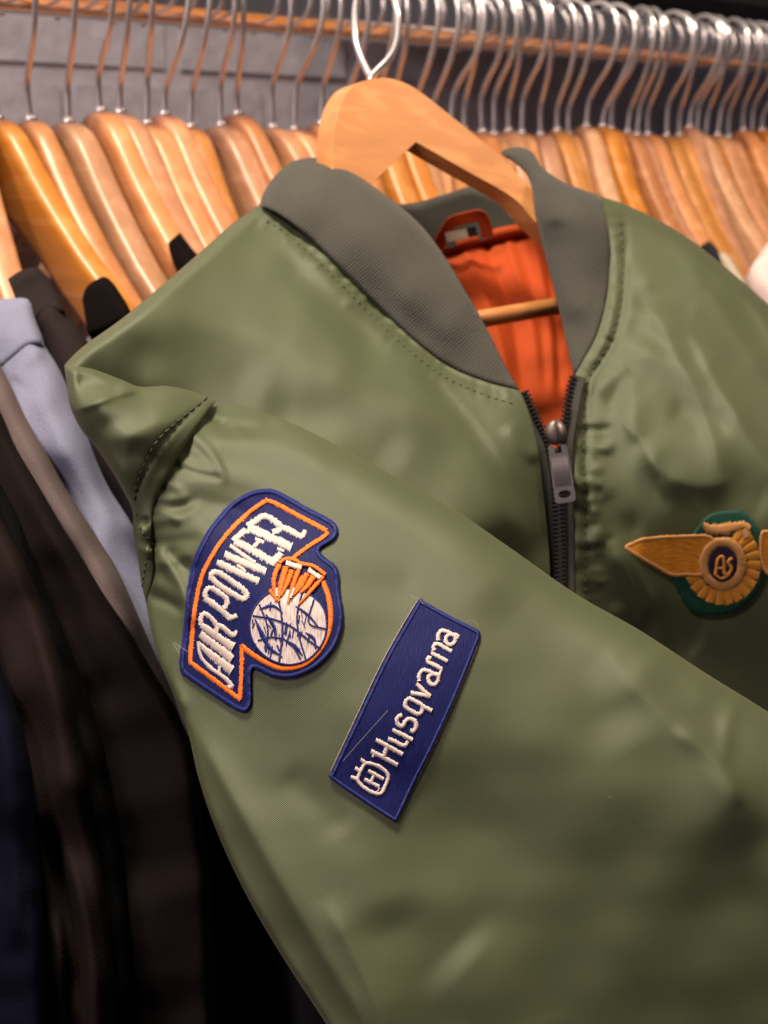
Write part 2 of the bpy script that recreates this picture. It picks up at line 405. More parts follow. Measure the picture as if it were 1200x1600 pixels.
def brickmat():
    m, nt, b = mat('grey_painted_brick', (.155, .145, .165), .5, spec=.4)
    tc = nd(nt, 'ShaderNodeTexCoord'); no = nd(nt, 'ShaderNodeTexNoise', Scale=38.0); no.inputs['Detail'].default_value = 6
    oi = nd(nt, 'ShaderNodeObjectInfo'); ad = nd(nt, 'ShaderNodeVectorMath', operation='ADD'); nt.links.new(tc.outputs['Object'], ad.inputs[0]); nt.links.new(oi.outputs['Location'], ad.inputs[1])
    nt.links.new(ad.outputs[0], no.inputs[0])
    vo = nd(nt, 'ShaderNodeTexVoronoi', Scale=60.0); nt.links.new(ad.outputs[0], vo.inputs[0])
    mx = nd(nt, 'ShaderNodeMath', operation='MULTIPLY_ADD'); nt.links.new(vo.outputs['Distance'], mx.inputs[0]); mx.inputs[1].default_value = .4; nt.links.new(no.outputs[0], mx.inputs[2])
    r = ramp(nt, no.outputs[0], [(.3, (.21, .205, .255)), (.7, (.28, .27, .33))]); nt.links.new(r.outputs[0], b.inputs['Base Color'])
    bump(nt, b, mx.outputs[0], .3, .005); return m
M['brick'] = brickmat()
M['shelf'] = mat('black_shelf_board', (.012, .011, .013), .6)[0]

# ------------------------------------------------------------------ the setting: rail frame of reference
RD = np.array([2200 / 2000 * 1.0, 0, 0]) + FW + 560 / 2000 * UP; RD = RD / np.linalg.norm(RD); RD[2] = 0; RD /= np.linalg.norm(RD)
AN = np.array([RD[1], -RD[0], 0])                     # horizontal, square to the rail, towards the viewer
ZZ = np.array([0, 0, 1.0])
R0 = P(600, 21, .93); RAD = .0203
def rail_at(u):                                       # point of the rail axis seen in column u
    a = (u - 600) / F_PX                              # X = a*depth
    q = R0 - CAM; # (q+t RD).x = a * (q+t RD).FW
    t = (a * (q @ FW) - q[0]) / (RD[0] - a * (RD @ FW)); return t, R0 + t * RD

# wall
wall = tag(mesh('wall', *boxgeo(Vector(R0 - AN * .3635 + RD * 1.0 - ZZ * .25), Vector(RD), Vector(AN), Vector(ZZ), 5.2, .05, 2.2), M['brick'], None, False),
           'grey painted brick wall behind the clothes rail', 'wall', kind='structure')
bm = bmesh.new(); bmesh.ops.create_cube(bm, size=1)
bmesh.ops.scale(bm, vec=(.2145, .016, .0655), verts=bm.verts)
bmesh.ops.bevel(bm, geom=[e for e in bm.edges], offset=.0035, segments=2, affect='EDGES')
bme = bpy.data.meshes.new('brick'); bm.to_mesh(bme); bm.free(); bme.materials.append(M['brick'])
ang = math.atan2(RD[1], RD[0])
W0 = R0 - AN * .343                                     # plane of the brick faces
for r_ in range(-4, 4):
    for c_ in range(-3, 10):
        o = bpy.data.objects.new('brick', bme); COL.objects.link(o)
        q = W0 + RD * ((c_ + .5 * (r_ % 2)) * .2245 + .045 + random.uniform(-.001, .001)) + ZZ * (r_ * .0755 - .068) - AN * random.uniform(0, .0015)
        o.location = q; o.rotation_euler = (0, 0, ang + random.uniform(-.004, .004)); o.parent = wall

# shelf board above, on the right
sh = R0 - AN * .255 + RD * 1.15 + ZZ * .075
g = Geo(); g.add(*boxgeo(Vector(sh + ZZ * .012), Vector(RD), Vector(AN), Vector(ZZ), 1.9, .17, .024))
shelf = tag(g.build('shelf', M['shelf'], None, False), 'black shelf board fixed to the wall above the rail', 'shelf')
g = Geo(); g.add(*boxgeo(Vector(sh + ZZ * .035 + AN * .091), Vector(RD), Vector(AN), Vector(ZZ), 1.9, .01, .075)); g.build('front_lip', M['shelf'], None, False).parent = shelf

# rail
ts = [R0 - RD * 1.0, R0 + RD * 2.6]
V, Fc = tube_geo([R0 - RD * 1.0 + RD * 3.6 * i / 12 for i in range(13)], RAD, 48)
rail = tag(mesh('clothes_rail', V, Fc, M['rail']), 'thick chrome clothes rail carrying the row of hangers', 'clothes rail')

# ------------------------------------------------------------------ hangers of the row
def hanger_body(vt=1.0, vh=1.0, vs=1.0):
    xs = np.array([0, .008, .016, .024, .033, .042, .052, .066, .085, .115, .15, .185, .207, .218, .224])
    tops = np.interp(xs, [0, .008, .016, .024, .033, .042, .052, .08, .12, .16, .20, .218, .224], [0, -.0008, -.0034, -.0084, -.0160, -.0250, -.034, -.057, -.083, -.106, -.131, -.144, -.150])
    bots = np.interp(xs, [0, .016, .033, .05, .08, .12, .16, .20, .218, .224], [-.047, -.055, -.064, -.074, -.094, -.118, -.139, -.159, -.165, -.163])
    vs = vs * 1.25; bots = tops * vs + (bots - tops) * vh; tops = tops * vs
    x = np.concatenate([-xs[:0:-1], xs]); t = np.concatenate([tops[:0:-1], tops]); b = np.concatenate([bots[:0:-1], bots])
    V, Fc = [], []; n = 20
    for i in range(len(x)):
        h = t[i] - b[i]; th = (.0165 if abs(x[i]) > .02 else .0175) * vt
        y0 = .008 * (abs(x[i]) / .22) ** 1.8
        for k in range(n):
            a = 2 * math.pi * k / n; ca, sa = math.cos(a), math.sin(a)
            sx = math.copysign(abs(ca) ** .44, ca); sz = math.copysign(abs(sa) ** .32, sa)
            V.append((x[i], y0 + sx * th / 2, (t[i] + b[i]) / 2 + sz * h / 2))
    m = len(x)
    for i in range(m - 1):
        for k in range(n):
            k2 = (k + 1) % n; Fc.append((i * n + k, (i + 1) * n + k, (i + 1) * n + k2, i * n + k2))
    Fc.append(tuple(range(n))); Fc.append(tuple((m - 1) * n + k for k in range(n))[::-1])
    me = bpy.data.meshes.new('hanger_body'); me.from_pydata(V, [], Fc); me.polygons.foreach_set('use_smooth', [True] * len(me.polygons)); me.materials.append(M['wood']); me.update()
    return me
def hook_mesh(k):
    g = random.Random(k); e = g.uniform(-.004, .004)
    pts = [(0, -.086), (0, -.064 + e), (.0025, -.054 + e), (.0095, -.043 + e), (.0180, -.031 + e * .5), (.0248, -.016), (.0268, 0), (.022, .0145), (.010, .0232), (-.004, .0246), (-.018, .018), (-.026, .004), (-.0255, -.009), (-.020, -.019)]
    c = cr(pts, .0032)
    V, Fc = tube_geo([(p[0], 0, p[1]) for p in c], .00195, 10)
    me = bpy.data.meshes.new('hook'); me.from_pydata([tuple(v) for v in V], [], Fc); me.polygons.foreach_set('use_smooth', [True] * len(me.polygons)); me.materials.append(M['chrome']); me.update(); return me
def ferrule_mesh():
    V, Fc = tube_geo([(0, 0, -.003), (0, 0, .0012), (0, 0, .0024), (0, 0, .003)], [.0042, .0042, .0034, .002], 12)
    me = bpy.data.meshes.new('ferrule'); me.from_pydata([tuple(v) for v in V], [], Fc); me.polygons.foreach_set('use_smooth', [True] * len(me.polygons)); me.materials.append(M['chrome']); me.update(); return me
BODIES = [hanger_body(), hanger_body(.92, 1.12, .96), hanger_body(1.08, .94, 1.04), hanger_body(.98, 1.05, 1.0)]; HOOKS = [hook_mesh(k) for k in range(5)]; FER = ferrule_mesh()
HOOK_ANG = math.atan2(-.866, .50)
def arm_angle(u): a = float(np.interp(u, [480, 640], [.62, .28])); return math.atan2(-math.sqrt(1 - a * a), a)   # the pulled jacket pushes the others round
HANGERS = {}
def hanger(u, label, jit=None, drop=None, hk=None, group='wooden hangers hung along the rail'):
    t, c = rail_at(u); g = random.Random(int(u * 7 + 5000))
    drop = g.uniform(-.008, .005) if drop is None else drop
    root = empty('wooden_hanger', c + ZZ * (-.0765 + drop))
    root.rotation_euler = (0, 0, arm_angle(u) + (g.uniform(-.15, .10) if jit is None else jit)); root.rotation_euler[0] = g.uniform(-.07, .07)
    tag(root, label, 'coat hanger', group)
    b = bpy.data.objects.new('body', BODIES[int(g.random() * 4)]); COL.objects.link(b); b.parent = root
    h = bpy.data.objects.new('hook', HOOKS[int(g.random() * 5) if hk is None else hk]); COL.objects.link(h); h.parent = root
    h.location = (0, 0, .0765 - drop + .0004); h.rotation_euler = (0, 0, HOOK_ANG + g.uniform(-.25, .30) - root.rotation_euler[2])
    f = bpy.data.objects.new('ferrule', FER); COL.objects.link(f); f.parent = root; f.location = (0, 0, 0)
    HANGERS[u] = root; return root
HLEFT = [(-178, None), (-130, None), (-78, None), (-22, None)]
lab = {-178: 'wooden hanger carrying the lilac blue t-shirt', -130: 'wooden hanger carrying the charcoal t-shirt', 32: 'wooden hanger whose arm ends in a black neck band at left',
       177: 'wooden hanger with a small black collar corner above the jacket shoulder'}
ORD = 'first second third fourth fifth sixth seventh eighth ninth tenth eleventh twelfth thirteenth fourteenth fifteenth sixteenth seventeenth eighteenth nineteenth twentieth twenty-first twenty-second twenty-third twenty-fourth twenty-fifth twenty-sixth twenty-seventh twenty-eighth twenty-ninth thirtieth thirty-first thirty-second thirty-third thirty-fourth thirty-fifth'.split()
for u, _ in HLEFT:
    hanger(u, lab.get(u, {-78: 'wooden hanger arm passing right beside the charcoal t-shirt neck', -22: 'wooden hanger cut by the left edge of the photo, its hook out of view'}.get(u)))
for i_, u in enumerate((32, 93, 146, 177, 220, 249, 290, 339, 366, 422, 457, 500, 541)):
    hanger(u, lab.get(u, 'light wooden hanger, the %s hook from the left edge of the rail' % ORD[i_]))
for i_, u in enumerate((585, 618, 648, 677, 706, 728, 757, 776, 799, 820, 850, 876, 894, 922, 948, 962, 988, 1003, 1020, 1050, 1070, 1085, 1098, 1112, 1131, 1148, 1170, 1185, 1200, 1216, 1233, 1250, 1270, 1290)):
    hanger(u, 'light wooden hanger, %s hook on the rail right of the jacket hanger hook' % ORD[i_] if u != 1070 else 'wooden hanger ending at the pale pink t-shirt')

# ------------------------------------------------------------------ garments on the row
_mc = {}
def mat_cache(c, sheen=.0):
    if (c, sheen) not in _mc: _mc[(c, sheen)] = jersey('jersey_knit', c, sheen)
    return _mc[(c, sheen)]
def drape(name, label, cat, right, left, ctrl, color, folds=(), band=None, thick=.035, noise=.0012, seed=1, roll=26):
    root = empty(name, P1(*ctrl[0])); tag(root, label, cat); m = mat_cache(color)
    sf = Surface(ctrl, folds, [(right, roll, .020), (left, 34, .022)], noise, seed)
    cloth('shoulder_and_body', outline([right, [right[-1], left[-1]], left[::-1], [left[0], right[0]]], 7), sf, m, root, 7, thick, 30)
    if band:
        bs = Surface(ctrl, [], [(band, 16, .012)], 0, seed)
        cloth('neck_band', outline([band + band[:1]], 5), lambda uv: bs(uv) - .0016, m, root, 5, .012, 14)
    return root
drape('t_shirt', 'lilac blue t-shirt with ribbed neck hanging at the left edge', 't-shirt',
      [(46, 470), (60, 515), (70, 540), (95, 575), (118, 622), (142, 685), (170, 745), (206, 812), (250, 900), (300, 1000), (330, 1150)],
      [(-65, 480), (-60, 520), (-45, 570), (0, 650), (60, 730), (120, 850), (170, 950), (220, 1060), (260, 1150)],
      [(0, 480, .612), (21, 527, .596), (-20, 560, .600), (66, 629, .567), (100, 708, .553), (150, 830, .541), (80, 760, .556), (215, 950, .53), (300, 1100, .525), (120, 640, .580), (190, 780, .560), (46, 480, .614)], (.168, .174, .262),
      [([(72, 548), (50, 556), (30, 575), (20, 600)], .004, 8, 16), ([(60, 560), (80, 640), (130, 740), (190, 850)], .004, 22), ([(40, 620), (90, 740), (160, 870)], -.003, 18), ([(140, 690), (165, 760), (200, 830)], -.003, 10)],
      [(-45, 476), (-20, 470), (20, 466), (46, 468), (56, 500), (68, 538), (45, 546), (20, 566), (-10, 585), (-40, 560)], seed=21)
drape('t_shirt', 'charcoal t-shirt with ribbed neck hanging behind the lilac one', 't-shirt',
      [(62, 420), (80, 440), (98, 478), (104, 492), (122, 512), (150, 555), (200, 640), (260, 760), (330, 900)], [(12, 436), (30, 470), (55, 520), (80, 580), (110, 640), (160, 760), (250, 900)],
      [(35, 425, .633), (70, 500, .612), (110, 590, .590), (160, 690, .57), (210, 760, .56), (60, 440, .634), (15, 450, .632)], (.016, .0115, .0125),
      [([(104, 486), (80, 486), (60, 498), (52, 515)], .003, 7, 12)], [(12, 436), (30, 424), (50, 417), (62, 420), (82, 444), (102, 488), (80, 490), (60, 500), (48, 516), (30, 480)], seed=22)
drape('t_shirt', 'mauve grey t-shirt hanging left of the lilac one', 't-shirt',
      [(-40, 500), (-10, 550), (8, 585), (36, 640), (71, 705), (107, 770), (150, 835), (184, 890), (225, 980), (264, 1065), (300, 1180)],
      [(-120, 520), (-90, 600), (-40, 680), (-5, 750), (40, 820), (90, 900), (140, 990), (180, 1080), (210, 1180)],
      [(-40, 540, .575), (20, 640, .553), (0, 700, .545), (70, 740, .536), (120, 830, .525), (200, 980, .512), (250, 1120, .505), (100, 950, .515)], (.105, .080, .083),
      [([(-10, 590), (40, 690), (110, 810), (190, 950)], .003, 20), ([(60, 720), (120, 810), (200, 930)], -.002, 10)], seed=23)
drape('shirt', 'very dark brown shirt hanging left of the mauve grey t-shirt', 'shirt',
      [(-60, 540), (-20, 590), (3, 638), (31, 700), (67, 768), (106, 835), (138, 885), (192, 970), (240, 1050), (278, 1115), (305, 1200), (330, 1400), (340, 1700)],
      [(-160, 560), (-100, 660), (-60, 740), (-20, 820), (30, 900), (60, 1000), (80, 1150), (90, 1400), (95, 1700)],
      [(-60, 600, .555), (0, 700, .535), (60, 820, .515), (120, 950, .502), (160, 1100, .495), (180, 1400, .49), (190, 1700, .49), (30, 850, .515)], (.0075, .005, .0054),
      [([(20, 720), (80, 830), (140, 960), (170, 1100)], .004, 20), ([(120, 1050), (150, 1250), (160, 1500)], -.006, 24)], seed=24)
drape('shirt', 'black shirt between the two dark brown garments', 'shirt',
      [(-60, 640), (-10, 730), (30, 800), (55, 880), (90, 960), (130, 1060), (165, 1180), (200, 1400), (220, 1700)], [(-160, 680), (-100, 800), (-40, 900), (20, 1000), (60, 1150), (80, 1400), (90, 1700)],
      [(-40, 760, .52), (20, 880, .502), (70, 1000, .49), (120, 1200, .48), (150, 1500, .478), (150, 1700, .478), (-40, 850, .51)], (.002, .0017, .0022), seed=25)
drape('shirt', 'dark maroon brown shirt with long soft folds at the left edge', 'shirt',
      [(-60, 720), (-10, 790), (30, 862), (60, 930), (85, 1000), (102, 1060), (120, 1130), (136, 1210), (146, 1290), (166, 1400), (180, 1500), (186, 1720)],
      [(-160, 800), (-80, 920), (-20, 1010), (-10, 1080), (6, 1150), (16, 1240), (24, 1310), (36, 1400), (46, 1600), (48, 1720)],
      [(-60, 850, .500), (0, 900, .489), (50, 1000, .478), (70, 1100, .470), (95, 1250, .464), (115, 1400, .462), (135, 1600, .462), (135, 1720, .462), (0, 1000, .482)], (.013, .0085, .0088),
      [([(40, 930), (75, 1060), (95, 1180), (105, 1290)], .007, 16, 26), ([(62, 1270), (90, 1350), (110, 1450), (120, 1600)], -.008, 14), ([(92, 1300), (125, 1400), (145, 1520), (150, 1680)], .006, 12), ([(80, 1420), (95, 1500), (100, 1650)], .006, 10)], seed=26)
drape('shirt', 'navy shirt hanging lowest at the left edge', 'shirt',
      [(-120, 880), (-60, 950), (-10, 1020), (20, 1090), (45, 1180), (58, 1290), (70, 1400), (80, 1720)], [(-240, 950), (-200, 1100), (-180, 1300), (-170, 1720)],
      [(-100, 1000, .47), (-20, 1100, .457), (20, 1250, .45), (30, 1500, .447), (0, 1720, .447), (-120, 1300, .455)], (.0028, .0034, .010), [([(0, 1100), (20, 1300), (25, 1500)], .005, 18)], seed=27)
drape('coat', 'black coat filling the dark gap under the jacket sleeve', 'coat',
      [(300, 820), (380, 900), (460, 1050), (520, 1300), (560, 1700)], [(150, 820), (180, 950), (210, 1150), (200, 1400), (190, 1720)],
      [(250, 860, .60), (300, 1000, .575), (350, 1200, .56), (380, 1500, .55), (380, 1720, .55), (230, 1300, .56), (480, 1400, .56)], (.0016, .0014, .0017), [([(280, 1000), (300, 1250), (290, 1600)], .008, 22), ([(360, 1200), (390, 1400), (400, 1650)], -.008, 22)], seed=28)
drape('shirt', 'slate grey shirt low behind the jacket sleeve', 'shirt',
      [(400, 1290), (440, 1370), (500, 1500), (560, 1620), (590, 1720)], [(370, 1300), (400, 1400), (430, 1500), (452, 1600), (460, 1720)],
      [(400, 1350, .535), (440, 1450, .53), (500, 1600, .525), (520, 1720, .525), (540, 1550, .53)], (.012, .0115, .015), seed=29)
drape('shirt', 'black shirt neck on the hanger arm just above the jacket shoulder', 'shirt',
      [(166, 434), (184, 452), (205, 495), (240, 540), (300, 640)], [(128, 466), (140, 520), (160, 560), (190, 600), (220, 660)],
      [(150, 445, .668), (180, 480, .655), (190, 540, .645), (260, 640, .62), (130, 470, .667)], (.003, .002, .0023), [], [(128, 468), (134, 450), (148, 438), (166, 433), (186, 455), (205, 496), (170, 520), (142, 530)], seed=30, roll=16)
drape('shirt', 'small black shirt corner above the jacket shoulder', 'shirt',
      [(281, 363), (300, 388), (330, 425), (370, 500)], [(262, 380), (270, 410), (285, 440), (310, 500)],
      [(275, 375, .725), (295, 410, .715), (330, 480, .70), (310, 400, .722)], (.003, .0022, .0025), [], None, seed=31, roll=12, thick=.02)
drape('t_shirt', 'pale pink white t-shirt hanging at the right edge of the row', 't-shirt',
      [(1184, 402), (1205, 375), (1240, 360), (1300, 400), (1350, 480), (1400, 600)], [(1164, 434), (1180, 470), (1200, 500), (1230, 560), (1260, 620)],
      [(1175, 420, 1.04), (1200, 450, 1.03), (1250, 500, 1.01), (1330, 560, 1.0), (1240, 400, 1.04)], (.62, .50, .50), [([(1190, 420), (1215, 470), (1240, 540)], .006, 14)], None, seed=32, roll=14)
drape('t_shirt', 'cream t-shirt shoulder peeping over the far jacket shoulder', 't-shirt',
      [(1120, 392), (1140, 400), (1160, 430), (1190, 480)], [(1110, 400), (1112, 430), (1130, 470), (1150, 500)],
      [(1120, 400, 1.06), (1140, 440, 1.05), (1160, 480, 1.04), (1112, 430, 1.06)], (.45, .38, .30), [], None, seed=33, roll=8, thick=.02)
drape('shirt', 'dark slate shirt corner peeping over the far jacket shoulder', 'shirt',
      [(1108, 376), (1120, 388), (1128, 410), (1140, 450)], [(1094, 384), (1096, 410), (1104, 440), (1120, 470)],
      [(1105, 384, 1.03), (1112, 410, 1.02), (1125, 450, 1.01), (1096, 410, 1.03)], (.02, .02, .026), [], None, seed=34, roll=8, thick=.02)

# ------------------------------------------------------------------ the bomber jacket
KJ = .88                                              # the jacket is pulled out towards the viewer
jacket = empty('bomber_jacket', P1(700, 1000, .6))
tag(jacket, 'sage green nylon bomber jacket with sewn patches and orange lining', 'jacket')

def puckers(line, n, length, amp, w, seed, side=1):
    g = np.random.default_rng(seed); c = cr(line, 2); t = np.gradient(c, axis=0); t /= np.linalg.norm(t, axis=1)[:, None]; out = []
    for i in np.linspace(.03, .97, n):
        k = int((i + g.uniform(-.4, .4) / n) * (len(c) - 1)); k = min(max(k, 0), len(c) - 1); p = c[k]; nn = np.array([-t[k][1], t[k][0]]) * side; L = length * g.uniform(.5, 1.3); sl = t[k] * g.uniform(-.35, .35)
        out.append(([tuple(p - nn * L * .35), tuple(p + (nn + sl) * L * .4), tuple(p + (nn + sl * 1.6) * L)], amp * g.uniform(.5, 1.3) * (1 if g.random() < .6 else -1), w * g.uniform(.7, 1.4)))
    return out
SLEEVE_TOP = [(338, 626), (370, 630), (400, 640), (480, 672), (600, 735), (700, 790), (800, 858), (900, 928), (1000, 985), (1100, 1050), (1200, 1112), (1320, 1190), (1450, 1280)]
SEAM_EDGE = [(338, 626), (308, 668), (275, 720), (250, 765), (241, 790), (238, 812), (236, 845), (243, 880), (240, 905), (228, 942)]
SLEEVE_LEFT = [(228, 942), (236, 985), (252, 1040), (275, 1095), (295, 1150), (310, 1215), (335, 1290), (378, 1385), (432, 1480), (510, 1600), (610, 1750)]
sleeve_s = Surface([
    (338, 626, .557), (480, 672, .532), (600, 735, .518), (700, 790, .509), (800, 858, .501), (900, 928, .494), (1000, 985, .488), (1100, 1050, .482), (1200, 1112, .477), (1450, 1280, .466),
    (308, 668, .5375), (275, 720, .5265), (241, 790, .5215), (236, 845, .5205), (228, 942, .5205), (252, 1040, .506), (295, 1150, .494), (335, 1290, .479), (378, 1385, .472), (432, 1480, .465), (510, 1600, .456), (610, 1750, .442),
    (330, 850, .504), (345, 950, .494), (420, 940, .487), (400, 790, .515), (520, 1020, .477), (600, 1100, .470), (660, 1250, .465), (760, 1300, .464), (900, 1450, .457), (1050, 1620, .457), (1250, 1750, .458),
    (560, 850, .498), (650, 930, .487), (750, 980, .480), (750, 1130, .467), (900, 1220, .462), (950, 1100, .469), (1150, 1220, .4615), (1150, 1400, .458), (1300, 1420, .458), (1450, 1550, .462),
    (390, 1150, .482), (420, 1240, .474), (520, 1400, .459), (620, 1560, .449), (700, 1700, .446)],
    folds=[
        ([(265, 1060), (295, 1120), (335, 1195), (380, 1275), (440, 1380), (505, 1490), (565, 1590), (610, 1690)], .0055, 18, 46),
        ([(500, 1400), (548, 1480), (590, 1570), (630, 1690)], .003, 20, 28),
        ([(600, 1400), (660, 1520), (700, 1660)], -.002, 44),
        ([(330, 655), (365, 668), (405, 668), (440, 655)], -.004, 11),
        ([(290, 700), (360, 688), (430, 700), (540, 750)], .002, 24),
        ([(258, 762), (320, 745), (400, 752), (490, 800)], .002, 20),
        ([(245, 800), (310, 790), (370, 800), (440, 840)], -.0024, 16),
        ([(238, 850), (262, 880), (285, 925), (300, 985)], .004, 9),
        ([(250, 860), (285, 880), (310, 900)], -.003, 12),
        ([(285, 1000), (270, 1060), (290, 1120)], .002, 14),
        ([(500, 905), (570, 915), (660, 930)], -.0012, 34),
        ([(440, 1200), (480, 1240), (505, 1262), (540, 1310)], -.0010, 26),
        ([(930, 1020), (1030, 1110), (1110, 1210), (1180, 1330)], .0045, 30, 80),
        ([(1000, 1030), (1090, 1110), (1170, 1200), (1230, 1290)], -.002, 24),
        ([(1050, 1130), (1120, 1190), (1160, 1270)], .0018, 14),
        ([(760, 900), (900, 1040), (980, 1180)], -.003, 60),
        ([(700, 1480), (780, 1560), (840, 1660)], .003, 60)] + puckers(SEAM_EDGE, 13, 70, .0016, 7, 5, -1) + puckers(SLEEVE_TOP[8:], 6, 90, .0009, 16, 6, 1),
    rolls=[(SLEEVE_TOP, 75, .020), (SLEEVE_LEFT, 9, .008)], noise=.0003, seed=3)
sl_out = outline([SEAM_EDGE[::-1], SLEEVE_TOP, [(1450, 1280), (1480, 1550), (1450, 1800), (1000, 1800), (610, 1750)], SLEEVE_LEFT[::-1]], 6)
sleeve = cloth('sleeve', sl_out, sleeve_s, M['green'], jacket, 5.5, .10, 160)

# shoulder end of the body with the topstitched armhole band
FLAP_TOP = [(100, 570), (125, 572), (150, 578), (190, 593), (218, 604), (260, 603), (300, 611), (338, 626)]
FLAP_LEFT = [(228, 942), (221, 910), (215, 870), (208, 830), (206, 795), (180, 745), (150, 700), (125, 668), (110, 635), (104, 600), (100, 570)]
flap_s = Surface([(100, 570, .528), (110, 635, .523), (150, 700, .522), (206, 795, .5215), (215, 870, .521), (228, 942, .519), (150, 578, .533), (218, 604, .541), (260, 603, .544), (300, 611, .549), (338, 626, .552),
                  (160, 640, .513), (200, 680, .510), (240, 650, .520), (290, 650, .531), (308, 668, .532), (275, 720, .522), (250, 765, .518), (238, 812, .5165), (236, 845, .517), (243, 880, .5175), (190, 740, .514), (225, 830, .5145)],
    folds=[([(108, 645), (140, 634), (180, 618), (225, 606)], .0045, 7, 22), ([(112, 600), (150, 600), (195, 606)], -.003, 16), ([(130, 672), (190, 660), (250, 645)], -.0012, 16),
           ([(150, 692), (215, 674), (290, 640)], .0016, 18), ([(195, 700), (240, 720), (262, 745)], -.0015, 14), ([(208, 808), (222, 815), (236, 812)], -.004, 6), ([(210, 850), (226, 862), (240, 858)], .003, 8),
           ([(325, 622), (288, 655), (250, 695), (222, 745), (210, 790)], -.0016, 5), ([(212, 795), (228, 850), (232, 900)], .002, 8)],
    rolls=[(FLAP_TOP, 12, .010), (FLAP_LEFT, 18, .016), (SEAM_EDGE, 7, .003)], noise=.0002, seed=5)
flap = cloth('shoulder_panel', outline([FLAP_TOP, SEAM_EDGE, FLAP_LEFT], 4), flap_s, M['green'], jacket, 4, .010, 25)

# front panel beside the near shoulder
A_TOP = [(100, 570), (130, 541), (200, 490), (300, 405), (360, 352), (405, 320)]
SEAM_A = [(405, 320), (440, 338), (490, 378), (540, 428), (600, 488), (650, 535), (700, 572), (760, 597), (812, 610)]
ZIP_A = [(812, 610), (826, 645), (840, 700), (850, 780), (857, 850), (861, 930), (862, 1010)]
front_a = Surface([(100, 570, .531), (200, 490, .562), (300, 405, .607), (405, 320, .665), (160, 590, .545), (218, 612, .556), (320, 640, .566), (250, 540, .562), (230, 600, .556), (350, 480, .598), (350, 560, .577), (440, 420, .632), (440, 560, .588),
                   (540, 428, .650), (540, 560, .600), (520, 640, .577), (600, 488, .648), (640, 640, .592), (620, 760, .566), (700, 572, .640), (720, 700, .594), (740, 830, .567), (812, 610, .628), (800, 740, .600), (800, 880, .590), (850, 780, .613), (861, 930, .606), (862, 1010, .608), (430, 700, .562), (560, 800, .560), (700, 890, .566), (862, 1500, .62), (660, 1500, .60), (560, 1150, .580), (760, 1200, .590)],
    folds=[([(560, 500), (660, 600), (750, 720), (830, 880)], .006, 30, 60), ([(650, 560), (730, 650), (800, 760), (840, 840)], -.005, 30), ([(640, 545), (730, 640), (800, 740), (850, 840)], .0035, 9, 34),
           ([(170, 560), (300, 560), (430, 600)], -.0025, 44), ([(150, 530), (280, 500), (420, 520), (520, 580)], .003, 40), ([(430, 390), (520, 480), (600, 580)], -.003, 26),
           ([(420, 335), (520, 425), (610, 510), (700, 580), (800, 618)], -.0018, 5), ([(415, 350), (505, 430), (595, 520), (690, 592), (790, 632)], .0018, 12),
           ([(790, 660), (820, 700), (845, 720)], .003, 12), ([(400, 640), (520, 660), (640, 730)], -.003, 40)] + puckers(SEAM_A, 34, 34, .0011, 4.5, 8, 1),
    rolls=[(A_TOP, 20, .020)], noise=.0005, seed=7)
fa = cloth('front_panel', outline([A_TOP, SEAM_A, ZIP_A, [(862, 1010), (862, 1500)], [(862, 1500), (660, 1500)], [(660, 1500), (560, 1250), (480, 950), (410, 760), (320, 675), (215, 622), (100, 570)]], 6), front_a, M['green'], jacket, 6, .008, 24)

